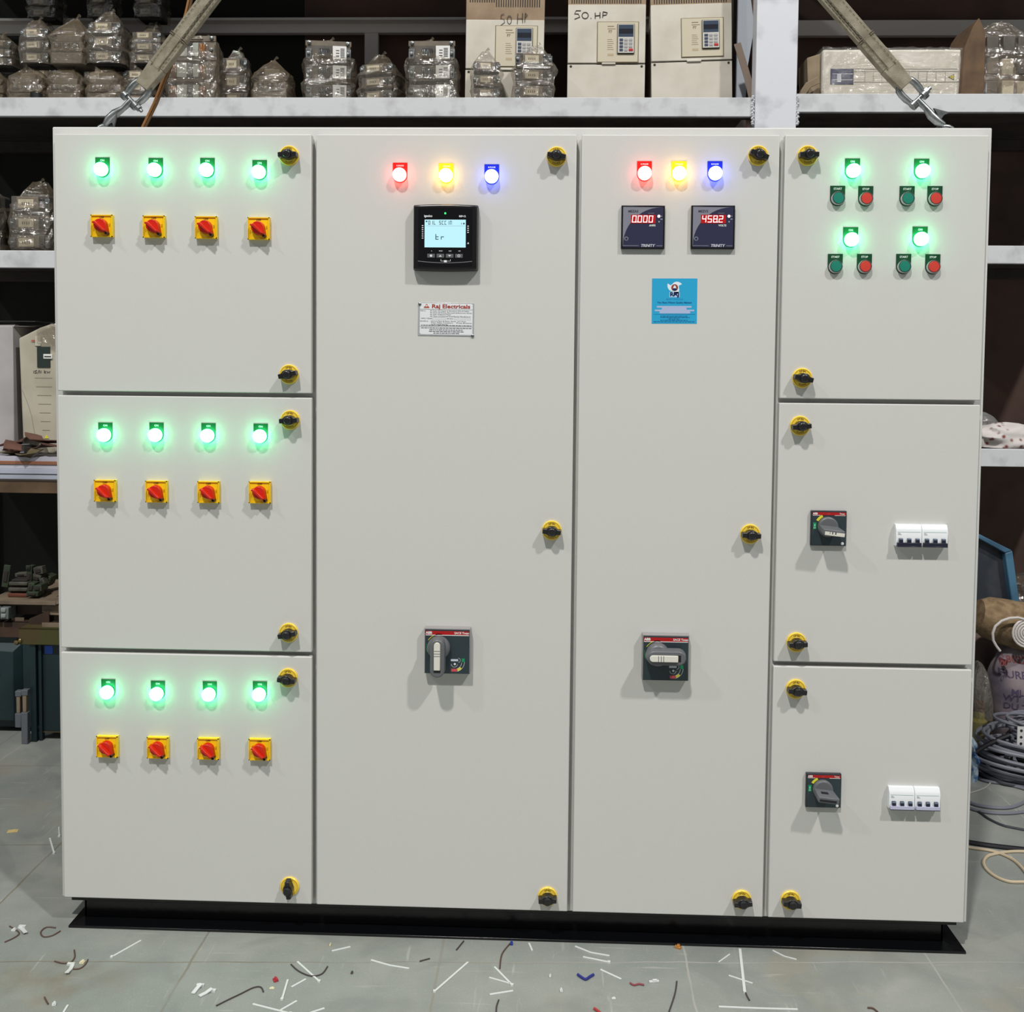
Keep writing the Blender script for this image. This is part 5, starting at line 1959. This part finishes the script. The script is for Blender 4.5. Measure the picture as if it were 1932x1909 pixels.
# burlap roll
q = at(1925, 1194, Y=1.17)
BUR = mat('burlap', (146, 124, 94), .95, noise=((112, 92, 66), 40, .35, .65), bump=(150, 1.5))
c = MB()
vs_prof = [(0, -.13), (.052, -.122), (.074, -.09), (.080, -.03), (.080, .05), (.072, .10), (.05, .13), (0, .14)]
c.T = Matrix.Translation((q.x + .02, 1.28, q.z + .004)) @ Matrix.Rotation(R(14), 4, 'Y')
c.lathe([(r_ * (1 + .05 * math.sin(i * 2)), o_) for i, (r_, o_) in enumerate(vs_prof)], (0, 0, 0), BUR, 28, axis='X')
tag(c.build('burlap_roll'), 'brown burlap roll lying on top of the printed sack', 'burlap')
# white pipe coil
c = MB()
q = at(1938, 1193, Y=1.185)
WPI = mat('white_pipe', (206, 200, 196), .4)
pts = []
for k in range(118):
    a = k * .28
    r_ = .008 + k * .00040
    pts.append((q.x + r_ * math.cos(a) * 1.02, 1.185 - .006 * (k % 22) / 22, q.z + r_ * math.sin(a) * .98))
c.tube(pts, .0040, WPI, 8)
pts = [at(x, y, Y=1.18) for x, y in ((1932, 1168), (1920, 1165), (1905, 1166), (1890, 1171), (1878, 1181), (1873, 1194), (1874, 1208), (1880, 1219), (1887, 1228))]
c.tube(pts, .0045, WPI, 8)
tag(c.build('pipe_coil'), 'coil of thin white pipe resting against the burlap roll', 'pipe coil')
# clear bag with yellow tub
o = blob(1834, 1884, 1262, 1385, 1.17, .15, film('clear_sack_film', (168, 160, 148), .35, gloss=.14), 15, z0=0, amp=.08, name='clear_plastic_bag', smooth=False)
tag(o, 'clear plastic bag of bits on the floor behind the panel edge', 'plastic bag')
q = at(1846, 1330, Y=1.245)
c = MB()
c.lathe([(.030, 0), (.032, .06), (.030, .115), (.020, .125), (.020, .15), (0, .15)], (q.x, 1.245, q.z - .06 if q.z > .06 else 0), mat('yellow_tub', (196, 184, 40), .5), 20, axis='Z')
c.lathe([(.021, .15), (.021, .18), (0, .18)], (q.x, 1.245, q.z - .06 if q.z > .06 else 0), mat('brown_cap', (120, 62, 36), .5), 20, axis='Z')
o = c.build('bottle')
o.location.z = -(q.z - .06 if q.z > .06 else 0)
tag(o, 'yellow bottle with a brown cap seen through the clear bag', 'bottle')
q = at(1925, 1105, Y=1.52)
o = blob(1914, 1990, 1092, 1150, 1.60, .18, BAG, 17, amp=.12, name='plastic_bag', z0=at(1925, 1170, Y=1.60).z, smooth=False)
tag(o, 'small clear plastic bag behind the blue machine cover', 'plastic bag')
c = MB()
a_ = at(1914, 1172, Y=1.60)
c.box(a_.x - .02, 2.1, 1.56, 1.86, 0, a_.z, mat('dark_crate', (52, 56, 60), .8))
tag(c.build('crate', bevel=.004), 'dark crate behind the blue machine cover under the small clear bag', 'crate')

# cable heap
CAB = mat('grey_cable', (118, 120, 130), .5)
CAB2 = mat('dark_grey_cable', (62, 64, 72), .5)
BLKC = mat('black_cable', (26, 26, 32), .5)


def coil(lb, cx, cy, rx, ry, turns, rad, m, seed, zh=.06, grp='grey cable coils at the right'):
    rr = random.Random(seed)
    c = MB()
    pts = []
    st = 26
    jx = jy = jr = 0
    for k in range(turns * st):
        if k % st == 0:
            jx, jy, jr = rr.uniform(-.03, .03), rr.uniform(-.03, .03), rr.uniform(.82, 1.12)
            tz = rr.uniform(rad, zh)
        a = 2 * PI * k / st
        z = tz + .02 * math.sin(a + jx * 60)
        tgt = (cx + jx + rx * jr * math.cos(a), cy + jy + ry * jr * math.sin(a), max(rad, z))
        if pts:
            l_ = pts[-1]
            tgt = tuple(l_[i] * .35 + tgt[i] * .65 for i in range(3))
        pts.append(tgt)
    c.tube(pts, rad, m, 7)
    return tag(c.build('cable_coil'), lb, 'cable', grp)


g = at(1895, 1430, Z=0)
coil('thick grey cable coil heaped on the floor against the sack', g.x + .06, g.y - .15, .20, .10, 13, .0062, CAB, 31, .13)
coil('grey cable coil on top of the heap below the printed sack', g.x + .10, g.y - .13, .15, .09, 11, .0055, CAB, 32, .19)
coil('dark grey cable coil tangled under the lighter ones', g.x + .03, g.y - .15, .19, .11, 9, .0058, CAB2, 33, .07)


def floor_cable(lb, pxs, rad, m, cat='cable', grp='loose cables on the floor at the right', name='cable', z=None):
    P = [at(x, y, Z=rad) for x, y in pxs]
    # smooth
    Q = []
    n = len(P)
    for i in range(n - 1):
        p0, p1, p2, p3 = P[max(i - 1, 0)], P[i], P[i + 1], P[min(i + 2, n - 1)]
        for k in range(5):
            t_ = k / 5
            Q.append(0.5 * ((2 * p1) + (-p0 + p2) * t_ + (2 * p0 - 5 * p1 + 4 * p2 - p3) * t_ * t_ + (-p0 + 3 * p1 - 3 * p2 + p3) * t_ ** 3))
    Q.append(P[-1])
    for v in Q:
        v.z = rad if z is None else z
    c = MB()
    c.tube(Q, rad, m, 7)
    o = c.build(name)
    return tag(o, lb, cat, grp)


floor_cable('grey cable curving on the floor, nearest the heap', [(1810, 1500), (1835, 1516), (1870, 1523), (1905, 1523), (1932, 1513), (1960, 1495)], .0055, CAB)
floor_cable('grey cable on the floor just in front of the nearest one', [(1810, 1515), (1838, 1527), (1870, 1533), (1905, 1534), (1940, 1530), (1970, 1524)], .0050, CAB)
floor_cable('thin dark wire sweeping to the right in front of the grey cables', [(1815, 1520), (1845, 1530), (1865, 1544), (1890, 1556), (1915, 1562), (1960, 1570)], .0035, CAB2)
floor_cable('black straight cable crossing the floor at the right', [(1800, 1584), (1830, 1589), (1870, 1595), (1932, 1602), (1980, 1606)], .0065, BLKC)
floor_cable('pale cream wire with a big loop on the floor at the right', [(1790, 1592), (1830, 1599), (1865, 1604), (1890, 1611), (1915, 1624), (1934, 1644), (1950, 1670), (1935, 1664), (1905, 1663), (1880, 1654), (1862, 1640), (1856, 1627), (1862, 1616), (1876, 1611), (1900, 1607), (1925, 1606), (1960, 1608)], .0042, mat('cream_wire', (196, 180, 152), .5))
floor_cable('thin pale wire curling up from the floor near the heap', [(1800, 1505), (1830, 1496), (1858, 1486), (1872, 1472), (1875, 1462), (1868, 1456)], .0028, mat('pale_wire', (170, 168, 160), .5))
floor_cable('grey cable end lying under the heap', [(1815, 1450), (1840, 1465), (1865, 1474), (1895, 1478), (1930, 1487), (1970, 1500)], .0055, CAB)
c = MB()
pts = [at(x, y, Y=1.0) for x, y in ((1836, 1422), (1860, 1406), (1885, 1394), (1905, 1386))]
c.tube(pts, .0075, BLKC, 7)
tag(c.build('cable'), 'black stiff cable lying across the top of the cable heap', 'cable', 'loose cables on the floor at the right')
# perforated white bracket on the heap
q = at(1926, 1390, Y=.98)
c = MB()
h_ = .045
c.box(q.x - .012, q.x + .05, .978, .981, q.z - h_ * .75, q.z + h_ * .75, mat('white_bracket', (205, 205, 205), .5))
for k in (-1, 0, 1):
    c.lathe([(.0042, .9775), (.0042, .9770), (0, .9770)], (q.x + .0, 0, q.z + k * .021), KNOB, 12)
c.box(q.x + .018, q.x + .026, .9765, .978, q.z - h_ * .6, q.z + h_ * .2, mat('bracket_purple', (120, 60, 140), .5))
c.box(q.x + .018, q.x + .026, .9765, .978, q.z + h_ * .2, q.z + h_ * .5, mat('bracket_red', (200, 60, 40), .5))
tag(c.build('bracket'), 'white perforated bracket with three holes on the cable heap', 'bracket')
o = blob(1826, 1852, 1402, 1456, .98, .10, mat('blue_white_plastic', (160, 178, 190), .4, noise=((60, 100, 150), 25, .5, .6)), 41, z0=0, amp=.2, name='plastic_wrapper', smooth=False)
tag(o, 'crumpled blue and white wrapper beside the cable heap', 'wrapper')

# ================================================================== LITTER ON THE FLOOR
TIE = mat('white_nylon', (214, 218, 216), .45)
DWR = mat('dark_wire_scrap', (70, 62, 62), .5)
BWR = mat('brown_wire_scrap', (92, 70, 62), .5)
GT = 'white cable tie offcuts on the floor'
GD = 'dark wire offcuts on the floor'
GC = 'white clip scraps on the floor'


def tie(lb, pxs, w=.0021, m=TIE, grp=GT, name='cable_tie_offcut', cat='cable tie'):
    P = [at(x, y, Z=.0012) for x, y in pxs]
    c = MB()
    c.tube(P, 1, m, flat=(w, .0009, (0, 0, 1)))
    if name == 'cable_tie_offcut' and len(pxs) == 2 and (P[0] - P[1]).length > .06:
        c.box(P[1].x - .003, P[1].x + .003, P[1].y - .003, P[1].y + .003, 0, .0035, m)
    return tag(c.build(name), lb, cat, grp)


def wire(lb, pxs, m=DWR, r_=.0016, grp=GD):
    return floor_cable(lb, pxs, r_, m, 'wire', grp, 'wire_offcut')


def bit(lb, px, py, w, d, m, h=.004, rot=0.0, name='plastic_scrap', cat='scrap', grp='small scraps on the floor'):
    q = at(px, py, Z=0)
    c = MB()
    c.box(-w / 2, w / 2, -d / 2, d / 2, 0, h, m)
    c.box(-w * .15, w * .3, -d * .5, d * .5, h, h * 1.6, m)
    o = c.build(name, loc=(q.x, q.y, 0), rot=(0, 0, R(rot)), bevel=.0008)
    return tag(o, lb, cat, grp)


def clip(lb, pxs, head):
    P = [at(x, y, Z=.002) for x, y in pxs]
    c = MB()
    P[-1].z = .006
    c.tube(P, 1, TIE, flat=(.0042, .0010, (0, 0, 1)))
    q = at(head[0], head[1], Z=.0)
    c.box(q.x - .008, q.x + .008, q.y - .0035, q.y + .0035, 0, .004, TIE)
    return tag(c.build('plastic_clip'), lb, 'clip', GC)


tie('white tie offcut slanting just in front of the left end of the plinth', [(266, 1774), (211, 1805)])
tie('white tie offcut at the bottom edge near the left corner', [(128, 1896), (117, 1914)])
tie('white tie offcut at the bottom edge crossing another, left of centre', [(477, 1894), (548, 1912)])
tie('short white tie offcut meeting the crossing pair at the bottom edge', [(560, 1888), (527, 1907)])
tie('white tie offcut cut off by the bottom edge left of centre', [(612, 1902), (578, 1913)])
tie('white tie offcut lying under the dark arc of wire', [(561, 1814), (602, 1851)])
tie('short white tie offcut just below the dark arc of wire', [(577, 1847), (550, 1862)])
tie('steep white tie offcut right of the red scrap', [(543, 1848), (532, 1885)])
tie('short white tie offcut near the plinth, left of centre', [(626, 1794), (661, 1786)])
tie('gently curved white tie offcut in the left middle of the floor', [(700, 1811), (735, 1821), (772, 1827)])
tie('long white tie offcut slanting down left, centre of the floor', [(883, 1815), (820, 1870)])
tie('white tie offcut forming the long side of a V near the centre', [(933, 1824), (966, 1858)])
tie('white tie offcut forming the short side of a V near the centre', [(923, 1844), (962, 1855)], .0017)
tie('white tie offcut lying level below the V', [(924, 1876), (968, 1869)])
tie('curved white tie offcut nearest the plinth, right of centre', [(1085, 1785), (1115, 1797), (1150, 1803)])
tie('white tie offcut parallel below the curved one, right of centre', [(1100, 1805), (1149, 1815)])
tie('white tie offcut right of the blue wire scrap', [(1133, 1829), (1172, 1847)])
tie('tiny white tie offcut touching the plinth near the centre', [(998, 1779), (1004, 1793)])
tie('long thick white tie running from the plinth toward the viewer', [(1396, 1790), (1405, 1871)], .0030)
tie('white tie offcut crossed over the long thick tie', [(1375, 1840), (1420, 1855)], .0017)
tie('faint white tie offcut left of the long thick tie', [(1356, 1815), (1377, 1800)], .0014)
tie('long white tie lying level at the bottom edge on the right', [(1356, 1899), (1430, 1902), (1505, 1904)], .0021)
tie('curved white tie offcut near the plinth on the right', [(1458, 1793), (1480, 1804), (1503, 1810)], .0017)
tie('white tie offcut on the floor left of the panel', [(94, 1581), (102, 1609)])
tie('short white tie tip leaning by the left edge of the panel', [(111, 1560), (112, 1577)], .0014)
wire('dark hooked wire left of the white clip at the left edge', [(18, 1747), (36, 1759), (28, 1768), (9, 1777)], BWR)
wire('dark wire bent in an open ring beside the plinth corner', [(105, 1750), (88, 1749), (77, 1758), (82, 1767), (98, 1765), (114, 1756)], BWR)
wire('brown wire arc above the small white clip', [(103, 1813), (118, 1817), (133, 1815), (141, 1805), (140, 1792)], BWR)
wire('brown wire arc beside the small white clip', [(138, 1828), (150, 1827), (160, 1820), (166, 1810)], BWR)
wire('short dark wire in the lower left corner', [(84, 1881), (88, 1889), (91, 1894)], BWR)
wire('dark wire bent like a walking stick, lower left', [(408, 1897), (430, 1886), (453, 1875), (478, 1863), (492, 1862), (497, 1871)])
wire('dark arc of wire lying over a white tie', [(549, 1819), (564, 1832), (587, 1841), (607, 1837), (618, 1823)])
wire('short straight dark wire left of the long slanting tie', [(792, 1813), (811, 1808)])
wire('short dark wire touching the plinth near the centre', [(875, 1775), (861, 1792)])
wire('dark wire bent down from the blue tip near the plinth', [(962, 1780), (947, 1800), (943, 1827)], BWR)
wire('dark wire end below the V at the bottom edge', [(941, 1886), (937, 1898), (936, 1912)])
wire('dark curved wire at the bottom edge right of centre', [(1277, 1851), (1273, 1876), (1261, 1912)])
wire('dark curled wire tip below the long thick tie', [(1407, 1873), (1410, 1880), (1414, 1887)])
wire('short dark wire at the bottom edge on the far right', [(1637, 1901), (1647, 1902), (1656, 1909)], BWR, .002)
BLW = mat('blue_wire_scrap', (42, 48, 130), .5)
wire('blue wire scrap bent in a V, right of centre', [(1090, 1838), (1097, 1843), (1105, 1847), (1113, 1842), (1120, 1838)], BLW, .003, 'coloured wire scraps on the floor')
wire('red and grey wire scrap right of the V-shaped blue one', [(1189, 1854), (1196, 1858), (1206, 1856), (1215, 1858)], mat('red_grey_wire', (140, 72, 76), .5), .0022, 'coloured wire scraps on the floor')
wire('red wire scrap at the bottom edge near the centre', [(1121, 1902), (1127, 1906), (1134, 1912)], mat('red_wire_scrap', (170, 60, 62), .5), .003, 'coloured wire scraps on the floor')
clip('white T-shaped clip with a dark wire at the left edge', [(36, 1749), (42, 1753), (48, 1762)], (42, 1749))
clip('white clip near the brown wire arcs, lower left', [(137, 1820), (133, 1828), (126, 1838)], (134, 1820))
clip('white clip at the lower left, left of a pair', [(364, 1874), (372, 1864), (380, 1859)], (378, 1860))
clip('white clip at the lower left, right of a pair', [(376, 1879), (388, 1873), (400, 1868)], (400, 1870))
bit('cream block scrap between the two brown wire arcs', 155, 1817, .010, .010, mat('cream_plastic', (222, 215, 180), .5))
bit('white pellet in the lower left corner', 102, 1896, .008, .010, TIE, rot=20)
bit('white blob beside the T-shaped clip', 26, 1756, .010, .008, TIE)
bit('crimson scrap left of the steep tie offcut', 520, 1850, .010, .012, mat('crimson_plastic', (170, 40, 52), .5), rot=30)
bit('pale scrap just below the crimson one', 513, 1865, .010, .006, mat('cream_plastic', (222, 215, 180), .5), .002)
bit('cream speck in front of the plinth left of centre', 623, 1784, .004, .006, mat('cream_plastic', (222, 215, 180), .5))
bit('blue crimp tip touching the plinth near the centre', 965, 1782, .006, .008, mat('blue_crimp', (30, 60, 150), .5), .006)
bit('small white pellet right of the V of ties', 1038, 1843, .005, .007, TIE)
bit('white pellet below the blue wire scrap', 1059, 1870, .006, .009, TIE, rot=10)
bit('flat white speck right of the blue wire scrap', 1158, 1884, .008, .006, TIE, .002)
bit('small orange brass screw touching the plinth right of centre', 1279, 1789, .014, .007, mat('orange_brass', (206, 140, 70), .4, .4), .006, rot=-25, name='screw', cat='screw')
bit('short white and grey sleeve scrap right of the red-grey wire', 1234, 1853, .022, .005, TIE, .004, rot=10)
bit('yellow paper scrap on the floor left of the panel', 24, 1568, .028, .018, mat('yellow_paper', (212, 190, 128), .7), .001, rot=15, name='paper_scrap')
bit('dark speck between the curved tie and the plinth', 664, 1836, .005, .007, DWR, .003)

# ================================================================== LIGHT
def lamp(name, loc, target, size, power, col):
    l = bpy.data.lights.new(name, 'AREA')
    l.shape = 'DISK'
    l.size = size
    l.energy = power
    l.color = col
    o = bpy.data.objects.new(name, l)
    COL.objects.link(o)
    o.location = loc
    o.rotation_euler = (Vector(target) - Vector(loc)).to_track_quat('-Z', 'Y').to_euler()
    return o


lamp('highbay_lamp_a', (-1.7, -5.5, 9.5), (0, 0, .5), .42, 690, (1, .965, .93))
lamp('highbay_lamp_b', (5.3, -5.5, 9.5), (0, 0, .5), .42, 560, (1, .985, .965))
lamp('highbay_lamp_c', (-8.0, -5.5, 9.5), (0, 0, .5), .42, 190, (.95, 1, .98))
w = bpy.data.worlds.new('world')
scene.world = w
w.use_nodes = True
bg = w.node_tree.nodes['Background']
bg.inputs['Color'].default_value = (.95, .98, 1.0, 1)
bg.inputs['Strength'].default_value = 0.165

scene.view_settings.view_transform = 'Standard'
scene.view_settings.look = 'None'
scene.view_settings.exposure = 0.0
scene.view_settings.gamma = 1.0
scene.view_settings.use_curve_mapping = False
scene.cycles.transparent_max_bounces = 24
scene.cycles.max_bounces = 8
